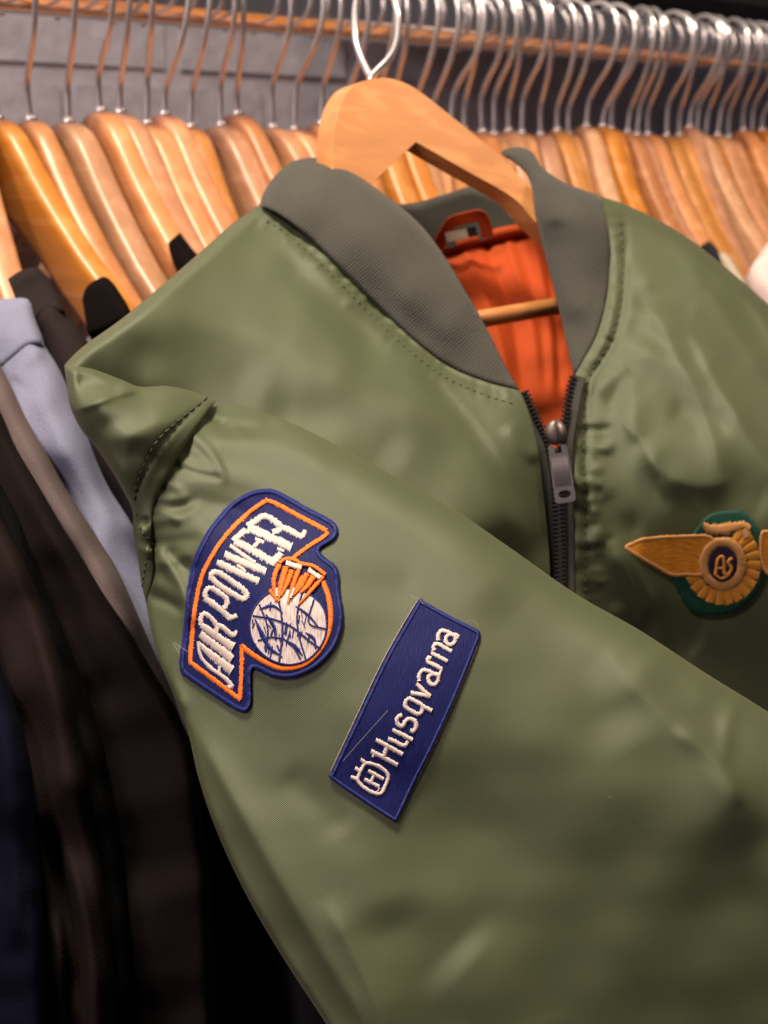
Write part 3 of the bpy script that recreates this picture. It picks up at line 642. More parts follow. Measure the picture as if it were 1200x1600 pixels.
# front panel on the far side of the zip
B_TOP = [(938, 306), (980, 321), (1040, 350), (1100, 390), (1160, 440), (1200, 475), (1300, 565), (1420, 700)]
SEAM_B = [(897, 588), (912, 562), (933, 522), (947, 470), (952, 420), (949, 360), (938, 306)]
ZIP_B = [(892, 1010), (890, 930), (889, 800), (888, 700), (890, 640), (897, 588)]
front_b = Surface([(938, 306, .725), (1040, 350, .732), (1200, 475, .712), (1420, 700, .68), (952, 420, .700), (897, 588, .655), (888, 700, .630), (889, 800, .622), (890, 930, .612), (892, 1010, .615),
                   (1000, 420, .700), (1020, 520, .668), (1000, 640, .642), (1000, 760, .624), (1000, 880, .629), (1000, 1000, .642), (1120, 500, .686), (1120, 620, .652), (1120, 740, .627), (1120, 860, .629), (1120, 1000, .642), (1220, 620, .660), (1220, 760, .629), (1220, 900, .631), (1220, 1080, .647), (1400, 900, .625), (1450, 1200, .645), (1500, 1600, .66), (1200, 1560, .655), (892, 1500, .625)],
    folds=[([(1040, 370), (1090, 430), (1150, 520), (1210, 610)], .005, 18, 40), ([(1124, 400), (1165, 455), (1195, 508), (1230, 570)], .004, 8, 24), ([(1070, 500), (1124, 605), (1160, 670), (1200, 735), (1240, 800)], .006, 12, 40),
           ([(960, 535), (1030, 560), (1110, 610), (1180, 690)], .0035, 22), ([(965, 505), (1040, 530), (1110, 575)], -.003, 22), ([(970, 575), (985, 620), (992, 700)], .002, 18),
           ([(925, 620), (955, 592), (985, 570)], .003, 14), ([(950, 650), (965, 610), (980, 575)], -.002, 14), ([(920, 660), (945, 700), (1000, 750), (1060, 770)], -.0045, 34), ([(990, 690), (1040, 740), (1100, 760), (1160, 740)], .005, 20, 30),
           ([(1040, 640), (1090, 650), (1150, 665)], -.0025, 20), ([(930, 770), (960, 820), (1010, 830)], -.003, 26), ([(905, 740), (930, 800), (935, 860)], .004, 14), ([(920, 860), (950, 900), (960, 960)], -.0025, 22), ([(945, 840), (985, 900), (1020, 960), (1050, 1030)], .004, 14),
           ([(1000, 960), (1050, 990), (1100, 1010)], -.003, 30), ([(985, 445), (1040, 430), (1110, 450)], .0022, 22), ([(985, 480), (1030, 468), (1090, 490)], -.0022, 20), ([(1090, 800), (1150, 775), (1210, 790)], -.003, 40), ([(1005, 460), (1060, 560), (1100, 650), (1135, 760)], .005, 10, 44), ([(955, 640), (1010, 700), (1045, 790)], .004, 9, 34),
           ([(975, 310), (977, 400), (972, 480), (955, 540), (922, 600), (915, 700), (917, 800), (918, 900)], -.0035, 6), ([(958, 320), (963, 400), (959, 475), (944, 530), (908, 595)], .0028, 10), ([(903, 610), (902, 700), (903, 800), (904, 950)], .0028, 12)]
          + [([(895, 620 + 46 * i), (906, 614 + 46 * i), (920, 622 + 46 * i)], .002 * (1 if i % 2 else -1), 9) for i in range(8)] + puckers(SEAM_B, 20, 34, .0011, 4.5, 9, 1) + puckers([(916, 640), (916, 940)], 14, 40, .0016, 6, 10, -1),
    rolls=[(B_TOP, 22, .022), (ZIP_B, 7, .004)], noise=.0004, seed=9, scale=.75)
fb = cloth('front_panel', outline([B_TOP, [(1420, 700), (1480, 900), (1500, 1600)], [(1500, 1600), (1200, 1560), (892, 1500)], [(892, 1500), (892, 1010)], ZIP_B, SEAM_B], 6), front_b, M['green'], jacket, 5.5, .008, 24)

# back of the jacket: outer shell and orange lining
C_TOP = [(120, 575), (215, 490), (310, 408), (410, 330), (520, 330), (640, 395), (700, 385), (770, 365), (845, 352), (938, 330), (1040, 362), (1160, 450), (1300, 580)]
back_s = Surface([(120, 575, .57), (310, 408, .655), (410, 330, .72), (640, 395, .80), (770, 365, .815), (845, 352, .815), (1040, 362, .79), (1300, 580, .73), (700, 600, .74), (880, 650, .745), (1100, 800, .70), (600, 800, .67), (400, 700, .63), (900, 1000, .70), (1200, 1100, .69), (880, 500, .78), (760, 480, .775)],
    folds=[([(705, 320), (735, 410), (775, 510), (800, 620)], .004, 9), ([(775, 310), (800, 400), (830, 500), (845, 620)], .004, 9), ([(660, 330), (690, 420), (730, 520)], .004, 9), ([(740, 320), (766, 400), (800, 500), (822, 640)], -.004, 9), ([(815, 300), (838, 400), (858, 500), (866, 640)], .004, 9), ([(850, 400), (868, 500), (878, 640)], -.004, 8)], noise=.0004, seed=13)
back_out = outline([C_TOP, [(1300, 580), (1420, 900), (1500, 1600)], [(1500, 1600), (1000, 1580), (660, 1500)], [(660, 1500), (560, 1250), (450, 850), (300, 690), (120, 575)]], 9)
cloth('back_panel', back_out, lambda uv: back_s(uv) + .012, M['green'], jacket, 12, .008, 20)
lin_out = outline([[(600, 408), (690, 390), (770, 368), (845, 354), (930, 340)], [(930, 340), (950, 500), (945, 700), (930, 860)], [(930, 860), (800, 800), (690, 640), (600, 500), (600, 408)]], 5)
cloth('lining', lin_out, back_s, M['orange_lining'], jacket, 5, .003, 8)
V, Fc = tube_geo([P1(u, v, float(back_s(np.array([[u, v]]))[0]) - .004) for u, v in cr([(600, 408), (690, 388), (760, 370), (845, 353), (930, 340)], 8)], .0034, 8)
part(mesh('lining_binding', V, Fc, M['orange_lining'], uvs=[(0.01 * i, 0.003 * i) for i in range(len(V))]), jacket)

# ribbed collar
CT_A = [(405, 320), (414, 297), (432, 272), (458, 252), (490, 246), (525, 251), (565, 278), (620, 318), (660, 354), (692, 396), (722, 445), (760, 512), (790, 572), (812, 610)]
col_a = Surface([(405, 320, .662), (432, 272, .700), (490, 246, .730), (525, 251, .725), (620, 318, .700), (692, 396, .682), (760, 512, .655), (812, 610, .627), (490, 378, .652), (600, 488, .645), (700, 572, .637), (470, 310, .672), (560, 370, .660), (640, 450, .652), (710, 510, .643), (760, 570, .635)],
    folds=[([(440, 300), (520, 340), (600, 420), (680, 500)], .003, 40), ([(560, 420), (640, 500), (720, 560)], -.002, 20)], rolls=[(CT_A, 14, .010), (SEAM_A, 8, .004)], noise=.0008, seed=15)
cloth('collar', outline([CT_A, SEAM_A[::-1]], 5), col_a, M['rib'], jacket, 5, .008, 16, uvrot=math.radians(48))
CT_B = [(897, 588), (889, 555), (878, 505), (862, 440), (846, 380), (835, 330), (831, 295), (822, 272), (803, 254), (783, 241), (790, 233), (812, 230), (832, 238), (848, 262), (880, 284), (910, 296), (938, 306)]
col_b = Surface([(897, 588, .653), (878, 505, .690), (846, 380, .720), (835, 330, .728), (822, 272, .750), (785, 238, .785), (830, 238, .760), (880, 284, .736), (938, 306, .722), (949, 360, .706), (952, 420, .697), (947, 470, .686), (912, 562, .660), (900, 400, .698), (905, 480, .680), (890, 340, .708)],
    folds=[([(840, 270), (862, 300), (870, 360)], .003, 16)], rolls=[(CT_B, 12, .009), (SEAM_B, 8, .004)], noise=.0006, seed=17)
cloth('collar', outline([CT_B, SEAM_B[::-1]], 4.5), col_b, M['rib'], jacket, 4.5, .008, 14, uvrot=math.radians(100))
CT_C = [(560, 345), (610, 322), (650, 316), (700, 302), (735, 292), (775, 304), (815, 322), (860, 345), (900, 350)]
col_c = Surface([(560, 345, .76), (650, 316, .795), (735, 292, .81), (815, 322, .815), (900, 350, .80), (600, 408, .785), (700, 386, .803), (845, 354, .812), (930, 350, .80)], noise=.0008, rolls=[(CT_C, 12, .010)], seed=19)
cloth('collar', outline([CT_C, [(900, 350), (920, 350), (845, 358), (770, 372), (690, 391), (600, 412), (560, 400), (560, 345)]], 5), lambda uv: col_c(uv) - .004, M['rib'], jacket, 5, .007, 14, uvrot=math.radians(-10))

# hanger loop and care label inside the neck
def strap(name, pts, wpx, dfun, m, parent, th=.0012):
    c = cr(pts, 3); t = np.gradient(c, axis=0); t /= np.linalg.norm(t, axis=1)[:, None]; n_ = np.stack([-t[:, 1], t[:, 0]], 1)
    V, Fc, uv = [], [], []
    for i in range(len(c)):
        for s, dd in ((-1, 0), (-.9, -th), (.9, -th), (1, 0), (.9, th), (-.9, th)):
            q = c[i] + n_[i] * s * wpx / 2; V.append(P1(q[0], q[1], float(dfun(q)) + dd)); uv.append(q * .0004)
    for i in range(len(c) - 1):
        for k in range(6): Fc.append((i * 6 + k, i * 6 + (k + 1) % 6, (i + 1) * 6 + (k + 1) % 6, (i + 1) * 6 + k))
    Fc.append((5, 4, 3, 2, 1, 0)); Fc.append(tuple((len(c) - 1) * 6 + k for k in range(6)))
    return part(mesh(name, V, Fc, m, None, False, uvs=uv), parent)
strap('hanger_loop', [(684, 386), (690, 374), (697, 361), (704, 350), (712, 345), (724, 342), (736, 339), (746, 337), (752, 339), (757, 348), (760, 360), (761, 372)], 19, lambda q: .785 + (q[1] - 340) * .0002, M['orange_lining'], jacket)
strap('care_label', [(697, 372), (730, 364)], 16, lambda q: .788, M['label'], jacket)
strap('care_label', [(731, 364), (745, 361)], 15, lambda q: .788, M['black'], jacket)['label'] = 'small black size tab'

# zip
def zs(uv): 
    uv = np.asarray(uv, float); return np.interp(uv[:, 1], [590, 640, 700, 780, 930, 1010, 1500], [.650, .632, .623, .618, .610, .613, .623]) 
tapeL = [(818, 614), (834, 650), (852, 690), (862, 740), (866, 800), (869, 880), (871, 1000), (872, 1490)]
tapeR = [(899, 588), (893, 610), (887, 645), (880, 690), (879, 740), (880, 800), (881, 880), (882, 1000), (883, 1490)]
for pts, dx in ((tapeL, -4), (tapeR, 4)):
    strap('zip_tape', [(u + dx * 1.5, v) for u, v in pts], 22, lambda q: float(zs([q])[0]) + .002, M['zip_tape'], jacket)
strap('zip_tape', [(868, 700), (872, 760), (874, 840), (875, 1000), (876, 1490)], 26, lambda q: float(zs([q])[0]) + .0028, M['zip_tape'], jacket)
for pts, side in ((tapeL, 1), (tapeR, -1)):
    g = Geo(); c = cr(pts, 6.8)
    for i in range(len(c) - 1):
        q = c[i]; t = c[i + 1] - c[i]; t /= np.linalg.norm(t); n_ = np.array([-t[1], t[0]]) * (-side)
        q = q + n_ * 3 + (t * 3.4 if side < 0 else 0)
        d = float(zs([q])[0]) - .0008; k = d * KJ / F_PX
        ax = Vector(RT * n_[0] - UP * n_[1]); ay = Vector(RT * t[0] - UP * t[1]); az = Vector(FW)
        V, Fc = boxgeo(P1(*q, d), ax, ay, az, 12 * k, 3.7 * k, .0022); g.add(V, Fc)
    o = g.build('zip_teeth', M['zip_black'], jacket, False); o['kind'] = 'stuff'
zc = P1(868, 676, .613); kz = .613 * KJ / F_PX
ax, ay, az = Vector(RT), Vector(UP), Vector(-FW)
bm = bmesh.new(); bmesh.ops.create_uvsphere(bm, u_segments=28, v_segments=16, radius=1)
for v in bm.verts:
    x, y, z = v.co; tp = 1 - .18 * max(0, -y); v.co = zc + ax * (x * 17 * kz * tp) + ay * (y * 20 * kz) + az * (math.copysign(abs(z) ** .6, z) * .0036)
me = bpy.data.meshes.new('zip_slider'); bm.to_mesh(me); bm.free(); me.polygons.foreach_set('use_smooth', [True] * len(me.polygons)); slider = part(link('zip_slider', me, M['slider']), jacket)
V, Fc = tube_geo([zc + ax * ((a - 0) * kz) + ay * (b * kz) + az * c for a, b, c in [(2, 14, .003), (4, 8, .0065), (7, 0, .0078), (9, -8, .0068), (10, -15, .004)]], .0017, 10)
mesh('bridge', V, Fc, M['slider']).parent = slider
# pull tab with a round hole and ribs
g = Geo(); c0 = np.array([871., 697.]); c1 = np.array([884., 783.]); L = c1 - c0; t = L / np.linalg.norm(L); n_ = np.array([-t[1], t[0]])
def tabpt(s, x, z): q = c0 + L * s + n_ * x; return P1(q[0], q[1], .606 - .004 * s - z)
def rnd(n, sx, sy, e): return [(sx * math.copysign(abs(math.cos(a)) ** e, math.cos(a)), sy * math.copysign(abs(math.sin(a)) ** e, math.sin(a))) for a in np.linspace(0, 2 * math.pi, n + 1)[:-1]]
NR = 32; ro = rnd(NR, .155, 16.5, .35); rh = rnd(NR, .07, 10, 1.0); V, Fc = [], []
for z in (.0012, -.0012):
    V += [tabpt(.87 + a, b, z) for a, b in ro] + [tabpt(.87 + a, b, z) for a, b in rh]
for i in range(NR):
    j = (i + 1) % NR; Fc += [(i, j, NR + j, NR + i), (2 * NR + j, 2 * NR + i, 3 * NR + i, 3 * NR + j), (j, i, 2 * NR + i, 2 * NR + j), (NR + i, NR + j, 3 * NR + j, 3 * NR + i)]
for s0, s1, w0, w1, x0 in ((.13, .73, 15.2, 16.4, 0), (-.02, .14, 4.6, 4.6, -10.2), (-.02, .14, 4.6, 4.6, 10.2)):
    b0 = len(V); V += [tabpt(s_, x0 + sg * w_, z) for z in (.0012, -.0012) for s_, w_ in ((s0, w0), (s1, w1)) for sg in (-1, 1)]
    Fc += [tuple(b0 + k for k in f) for f in ((0, 1, 3, 2), (4, 6, 7, 5), (0, 4, 5, 1), (2, 3, 7, 6), (0, 2, 6, 4), (1, 5, 7, 3))]
tab = mesh('pull_tab', V, Fc, M['pull'], None, False); bm = bmesh.new(); bm.from_mesh(tab.data); bmesh.ops.recalc_face_normals(bm, faces=bm.faces); bm.to_mesh(tab.data); bm.free(); part(tab, jacket)
for x in (-11, -7.3, -3.6, 0, 3.6, 7.3, 11):
    V, Fc = tube_geo([tabpt(.2, x, .0012), tabpt(.72, x, .0012)], .00025, 6); g.add(V, Fc)
o = g.build('grip_rib', M['pull']); o.parent = tab

# stitching: dashes along seams
def stitches(line, surf, m, lift=.0012, on=9, off=4, r=.00034, name='stitching'):
    c = cr(line, 1.0); g = Geo(); i = 0
    while i + on < len(c):
        seg = c[i:i + on + 1:3]; d = surf(seg)
        V, Fc = tube_geo([P1(u, v, x - lift + (.0008 if k in (0, len(seg) - 1) else 0)) for k, ((u, v), x) in enumerate(zip(seg, d))], r, 6); g.add(V, Fc); i += on + off
    o = g.build(name, m, jacket); o['kind'] = 'stuff'; return o
M['stitch'] = mat('dark_olive_thread', (.035, .034, .020), .7)[0]
M['stitch_g'] = mat('olive_thread', (.055, .058, .034), .7)[0]
ARM_ST = [(324, 621), (300, 640), (270, 665), (245, 690), (225, 725), (213, 760), (210, 790)]
stitches(ARM_ST, flap_s, M['stitch'], .0006)
stitches([(212, 800), (222, 832), (238, 850), (228, 880), (222, 920)], flap_s, M['stitch'], .0006, 7, 4)
stitches([(415, 345), (440, 360), (490, 402), (540, 452), (600, 512), (650, 557), (700, 592), (760, 618), (806, 632)], front_a, M['stitch_g'], .0005, 7, 5)
stitches([(968, 320), (973, 400), (968, 478), (952, 536), (918, 598), (912, 700), (914, 800), (915, 930)], front_b, M['stitch_g'], .0006, 8, 5)

# ------------------------------------------------------------------ embroidered patches
def zoomer(x0, y0, s): return lambda pts: [(x0 + x / s, y0 + y / s) for x, y in pts]
Z5 = zoomer(250, 740, 3.871); ZA = zoomer(290, 920, 8.889); ZB = zoomer(300, 860, 10); ZC = zoomer(350, 780, 8.571); ZD = zoomer(540, 1100, 10); ZE = zoomer(600, 970, 8.89); Z6 = zoomer(500, 920, 4.2107); ZW = zoomer(960, 760, 5)
smooth_sleeve = sleeve_s
BASE = .0016
def patch_base(name, out, surf, m, lift=BASE):
    s = Surface([(0, 0, 0), (1, 0, 0), (0, 1, 0), (1, 1, 0)], rolls=[(np.vstack([out, out[:1]]), 5, lift * .9)], noise=0)
    return cloth(name, out, lambda uv: surf(uv) + (s(uv) if True else 0), m, jacket, 3.2, .0012, 4, lift)
# --- first patch: slanted shield with lettering and a round emblem
p1_out = cr(Z5([(640, 92), (720, 108), (880, 198), (1040, 284), (1076, 340), (1055, 396), (972, 452), (985, 496), (1050, 545), (1082, 600), (1088, 700), (1108, 860), (1088, 985), (1030, 1092), (930, 1182), (800, 1236), (680, 1230), (600, 1192), (556, 1190), (552, 1300), (552, 1385), (520, 1440), (460, 1430), (350, 1362), (200, 1262), (130, 1204), (118, 1130), (140, 960), (162, 720), (190, 560), (240, 430), (320, 300), (430, 180), (540, 112)]), 3, True)
pat1 = patch_base('sleeve_patch', p1_out, sleeve_s, M['navy_cloth'])
pat1['label'] = 'navy and orange shield patch with slanted white lettering and round emblem'
def sub(geo, name, m, par):
    o = geo.build(name, m); o.parent = par; return o
g = Geo(); c_in = p1_out
def inset(poly, k):
    p = np.asarray(poly); t = np.roll(p, -1, 0) - np.roll(p, 1, 0); t /= np.linalg.norm(t, axis=1)[:, None]; n_ = np.stack([-t[:, 1], t[:, 0]], 1)
    a = .5 * np.sum(p[:, 0] * np.roll(p[:, 1], -1) - np.roll(p[:, 0], -1) * p[:, 1]); return p + n_ * k * (1 if a > 0 else -1)
satin(g, inset(p1_out, 4.2), 9, sleeve_s, BASE - .0006, .0013, .16, 1.1, True); sub(g, 'merrowed_edge', M['navy_thread'], pat1)
g = Geo()
satin(g, Z5([(640, 165), (540, 235), (425, 345), (335, 465), (255, 620), (218, 780), (198, 950), (186, 1100), (184, 1150)]), 8, sleeve_s, BASE, .0008, .22)
satin(g, Z5([(180, 1140), (300, 1228), (485, 1368)]), 8, sleeve_s, BASE, .0008, .22)
satin(g, Z5([(485, 1365), (493, 1200), (495, 1035)]), 7.5, sleeve_s, BASE, .0008, .22)
satin(g, Z5([(490, 1040), (560, 1095), (640, 1142), (740, 1178), (860, 1160), (950, 1090), (1010, 990), (1033, 880), (1020, 750), (985, 650)]), 9, sleeve_s, BASE, .0008, .10)
satin(g, Z5([(635, 160), (700, 182), (850, 262), (1008, 345)]), 8, sleeve_s, BASE, .0008, .22)
satin(g, Z5([(1008, 345), (1000, 375), (900, 440), (806, 508)]), 7.5, sleeve_s, BASE, .0008, .22)
sub(g, 'orange_outline', M['orange_thread'], pat1)
g = Geo(); S = lambda pts, w, **k: satin(g, pts, np.multiply(w, 1.12), sleeve_s, BASE, .0008, .2, **k)
# A I R
S(ZA([(178, 725), (182, 800), (195, 890), (240, 985), (330, 1085), (460, 1180), (570, 1260), (625, 1325)]), [5, 5, 5, 6, 6, 6, 7]); S(ZA([(600, 1370), (665, 1325)]), 8)
S(ZA([(185, 760), (300, 870), (480, 1010), (645, 1135)]), [6, 11, 13, 15]); S(ZA([(460, 1180), (475, 1075)]), 5)
S(ZA([(198, 625), (330, 730), (490, 850), (645, 975)]), [12, 12, 12, 14])
S(ZA([(212, 500), (350, 595), (500, 705), (660, 815)]), [9, 11, 11, 14]); S(ZA([(212, 500), (212, 410), (245, 350), (300, 360), (370, 425), (430, 500), (435, 565), (425, 620)]), 7.5)
S(ZA([(445, 500), (540, 555), (620, 625), (680, 640), (712, 575)]), [7, 8, 8, 8, 5])
# P O W E R
S(ZB([(190, 740), (330, 840), (470, 945), (590, 1050)]), 9.5); S(ZB([(545, 1065), (620, 1050), (705, 1020)]), 8)
S(ZB([(205, 730), (215, 650), (260, 590), (330, 600), (430, 665), (520, 735), (550, 800), (530, 870), (495, 905)]), 8)
S(ZB([(305, 410), (330, 345), (400, 345), (540, 425), (680, 525), (800, 610), (850, 680), (835, 745), (775, 755), (640, 680), (500, 590), (370, 495)]), 9, closed=True)
S(ZB([(385, 180), (600, 285), (800, 375), (1045, 485)]), 11); S(ZB([(505, 60), (700, 145), (930, 235), (1155, 325)]), 11.5)
S(ZB([(700, 225), (790, 290), (830, 340)]), 5); S(ZC([(75, 620), (200, 705), (340, 805), (420, 850)]), 6.5)
S(ZC([(135, 560), (300, 640), (480, 740), (640, 835)]), 12); S(ZC([(130, 560), (215, 480), (290, 410)]), 10); S(ZC([(250, 405), (340, 450)]), 5.5)
S(ZC([(405, 640), (470, 560)]), 7); S(ZC([(415, 525), (535, 580)]), 5.5); S(ZC([(625, 870), (700, 800), (770, 720)]), 11); S(ZC([(710, 660), (805, 695)]), 5.5)
S(ZC([(320, 365), (500, 450), (700, 545), (905, 640)]), 12.5); S(ZC([(315, 360), (420, 290), (540, 215)]), 10)
S(ZC([(500, 235), (580, 235), (690, 300), (755, 360), (725, 420), (650, 440)]), 9.5); S(ZC([(765, 365), (880, 415), (990, 480), (1055, 490), (1085, 410)]), [8, 9.5, 10, 9, 6])
sub(g, 'lettering', M['white_thread'], pat1)
# round emblem: a white stitched ball with navy seams under an orange plume
disc = cr(Z5([(770, 690), (880, 715), (975, 790), (1008, 900), (985, 1020), (900, 1120), (780, 1155), (660, 1120), (570, 1030), (540, 910), (575, 800), (660, 720)]), 3, True)
em = cloth('emblem', disc, lambda uv: sleeve_s(uv) - .0006, M['white_cloth'], None, 3, .0009, 5, BASE); em.parent = pat1
g = Geo(); T = lambda pts, w, h=.0006: satin(g, pts, w, sleeve_s, BASE + .0006, h, .2)
T(Z5([(560, 860), (680, 880), (800, 930), (900, 1010), (970, 1060)]), 3.6); T(Z5([(700, 715), (730, 830), (740, 960), (720, 1140)]), 3.6); T(Z5([(860, 720), (830, 850), (840, 980), (880, 1120)]), 3.4); T(Z5([(930, 760), (900, 900), (1000, 940)]), 3)
T(Z5([(590, 1010), (680, 990), (780, 1020), (850, 1120)]), 3.2); T(Z5([(600, 790), (650, 930), (640, 1080)]), 3.2)
T(cr(Z5([(770, 690), (880, 715), (975, 790), (1008, 900), (985, 1020), (900, 1120), (780, 1155), (660, 1120), (570, 1030), (540, 910), (575, 800), (660, 720), (770, 690)]), 3), 3.2)
for pts_, w_ in (([(575, 880), (610, 960), (660, 1050), (740, 1110)], 9), ([(640, 850), (690, 930), (700, 1010)], 7), ([(820, 800), (900, 860), (960, 930)], 5), ([(760, 1010), (820, 1050), (860, 1100)], 8), ([(600, 820), (680, 800), (740, 840)], 6), ([(880, 960), (930, 1000), (940, 1060)], 6)):
    T(Z5(pts_), [2, w_, w_ * .8, 2], .0006)
gg_ = random.Random(4)
for k in range(40):
    a_, r_ = gg_.uniform(0, 6.28), gg_.uniform(30, 200); x_, y_ = 770 + r_ * math.cos(a_) - 40, 930 + r_ * math.sin(a_) * .9; l_ = gg_.uniform(20, 55); b_ = gg_.uniform(.8, 2.0)
    T(Z5([(x_, y_), (x_ + l_ * math.cos(b_), y_ + l_ * math.sin(b_))]), gg_.uniform(1.6, 3.2), .0004)
sub(g, 'navy_seam', M['navy_thread'], pat1)
g = Geo(); T2 = lambda pts, w: satin(g, pts, w, sleeve_s, BASE + .0007, .0009, .18)
for a, b, c, w_ in (((725, 545), (690, 640), (700, 770), 8), ((765, 560), (740, 650), (715, 760), 10), ((800, 580), (770, 660), (730, 740), 9), ((850, 560), (810, 660), (775, 780), 8), ((890, 600), (850, 680), (800, 740), 10), ((930, 620), (890, 680), (850, 720), 10), ((990, 620), (930, 690), (840, 790), 7), ((870, 620), (830, 690), (790, 740), 9)):
    T2(Z5([a, b, c]), [w_, w_ * .95, w_ * .5])
T2(Z5([(725, 540), (760, 515), (810, 520), (860, 545), (930, 560), (1000, 610)]), 6); T2(Z5([(660, 700), (690, 740), (720, 770)]), 6)
sub(g, 'plume', M['orange_thread'], pat1)
g = Geo(); satin(g, Z5([(760, 540), (855, 568)]), 9, sleeve_s, BASE + .0012, .0008, .15); satin(g, Z5([(895, 580), (970, 632)]), 8, sleeve_s, BASE + .0012, .0008, .15); satin(g, Z5([(705, 690), (708, 740)]), 5, sleeve_s, BASE + .0012, .0008, .15); satin(g, Z5([(815, 690), (790, 750)]), 5, sleeve_s, BASE + .0012, .0008, .15)
sub(g, 'plume_tip', M['white_thread'], pat1)

# --- second patch: rectangle with lettering
p2_out = outline([Z6([(652, 72), (668, 74), (860, 180), (1035, 268), (1054, 292), (1050, 330)]), Z6([(1050, 330), (900, 700), (760, 1010), (620, 1290), (512, 1518), (490, 1533)]), Z6([(490, 1533), (300, 1410), (72, 1252), (72, 1215)]), Z6([(72, 1215), (240, 860), (420, 480), (560, 230), (652, 72)])], 3)
pat2 = patch_base('sleeve_patch', p2_out, sleeve_s, M['navy_cloth'])
pat2['label'] = 'narrow navy rectangular patch with white crowned letter mark and name'
g = Geo(); satin(g, inset(p2_out, 3.4), 7, sleeve_s, BASE - .0005, .0011, .12, 1.1, True); sub(g, 'merrowed_edge', M['navy_thread'], pat2)
g = Geo(); S = lambda pts, w, **k: satin(g, pts, np.multiply(w, 1.06), sleeve_s, BASE, .0008, .2, **k)
S(ZD([(320, 930), (480, 958), (600, 1030), (660, 1110), (655, 1190), (615, 1290), (565, 1385), (490, 1400), (390, 1365), (270, 1290), (195, 1200), (203, 1120), (245, 1030)]), 6.2, closed=True)
S(ZD([(300, 912), (232, 862)]), 6.2); S(ZD([(222, 1052), (148, 1000)]), 6.2); S(ZD([(185, 1180), (82, 1138)]), 6.2)
S(ZD([(348, 1040), (470, 1105), (592, 1175)]), 6); S(ZD([(288, 1172), (400, 1230), (522, 1290)]), 6); S(ZD([(448, 1105), (398, 1218)]), 5.6); S(ZD([(518, 1290), (520, 1330), (490, 1375)]), 2.6)
S(ZD([(468, 560), (680, 670), (892, 790)]), 7.2); S(ZD([(392, 735), (600, 840), (812, 955)]), 7.2); S(ZD([(655, 650), (600, 815)]), 7.5); S(ZD([(425, 825), (450, 760)]), 4)
S(ZD([(660, 540), (790, 595), (880, 645), (940, 640), (980, 580)]), 6.8); S(ZD([(728, 402), (880, 475), (1045, 565)]), 6.8)
S(ZE([(255, 1315), (200, 1330), (178, 1390), (210, 1450), (260, 1460), (300, 1395), (360, 1362), (425, 1395), (442, 1465), (405, 1535), (360, 1515)]), 7)
S(ZE([(350, 1080), (450, 1125), (530, 1180), (525, 1265), (470, 1295), (380, 1250), (298, 1190), (305, 1120)]), 6.8, closed=True); S(ZE([(535, 1190), (600, 1215), (662, 1250)]), 6.8)
S(ZE([(370, 1002), (500, 1022), (645, 1052)]), 7.2); S(ZE([(448, 868), (540, 960), (640, 1050)]), 6.8)
S(ZE([(488, 835), (492, 750), (540, 690), (610, 695), (690, 735), (775, 755)]), 6.6); S(ZE([(615, 790), (670, 742), (745, 760), (755, 820), (705, 885), (640, 868)]), 6.6, closed=True); S(ZE([(770, 760), (790, 700), (810, 675)]), 4.5)
S(ZE([(590, 565), (700, 615), (805, 672)]), 6.8); S(ZE([(605, 570), (615, 512), (655, 520)]), 6.4)
S(ZE([(650, 440), (760, 500), (882, 562)]), 6.8); S(ZE([(690, 410), (692, 345), (745, 322), (840, 370), (940, 425)]), 6.8)
S(ZE([(752, 268), (758, 190), (805, 138), (875, 150), (945, 185), (1018, 205), (1010, 245)]), 6.6); S(ZE([(860, 235), (915, 190), (985, 215), (985, 290), (930, 330), (870, 305)]), 6.4, closed=True)
sub(g, 'lettering', M['white_thread'], pat2)
M['hem'] = mat('pale_frayed_thread', (.30, .26, .22), .8)[0]
g = Geo(); satin(g, Z6([(640, 78), (540, 245), (400, 500), (220, 880), (70, 1200)]), 1.6, sleeve_s, .0006, .0006, .3); satin(g, Z6([(1035, 380), (960, 560), (820, 880), (640, 1260)]), 1.3, sleeve_s, .0007, .0006, .5); sub(g, 'frayed_edge', M['hem'], pat2)

# --- third patch: winged wheel on the chest
def fb_s(uv): return front_b(uv) - .003
g3 = cr(ZW([(600, 385), (690, 265), (780, 205), (900, 190), (1000, 192), (1065, 245), (1130, 340), (1180, 500), (1175, 680), (1090, 850), (950, 962), (800, 1004), (680, 1000), (580, 960), (515, 860), (445, 700), (480, 540)]), 3.5, True)
pat3 = patch_base('chest_patch', g3, fb_s, M['green_cloth'], .0013); pat3['label'] = 'forest green chest patch with an orange winged wheel emblem'
def wing(pts):
    o_ = cr(ZW(pts), 3, True); e = cloth('wing', o_, lambda uv: fb_s(uv) - .0006, M['gold_cloth'], None, 3.2, .0016, 5, .0014, uvrot=math.pi / 2); e.parent = pat3
    gg = Geo(); satin(gg, inset(o_, 2.5), 6, fb_s, .0019, .0005, .2, 1.4, True); sub(gg, 'wing_edge', M['tan_thread'], pat3)
wing([(85, 480), (130, 440), (220, 405), (400, 388), (600, 380), (730, 380), (785, 430), (745, 540), (700, 690), (560, 702), (440, 700), (330, 640), (200, 565)])
wing([(1145, 365), (1300, 370), (1600, 392), (1780, 410), (1910, 480), (1800, 570), (1600, 665), (1400, 690), (1175, 672)])
g = Geo()
for k in range(15):
    a = math.radians(-58 + k * 15.2); c, s_ = math.cos(a), math.sin(a)
    satin(g, ZW([(845 + 195 * c, 600 + 215 * s_), (845 + 300 * c, 600 + 325 * s_)]), [13, 17, 15], fb_s, .0014, .0005, .2)
sub(g, 'wheel_cog', M['gold_thread'], pat3)
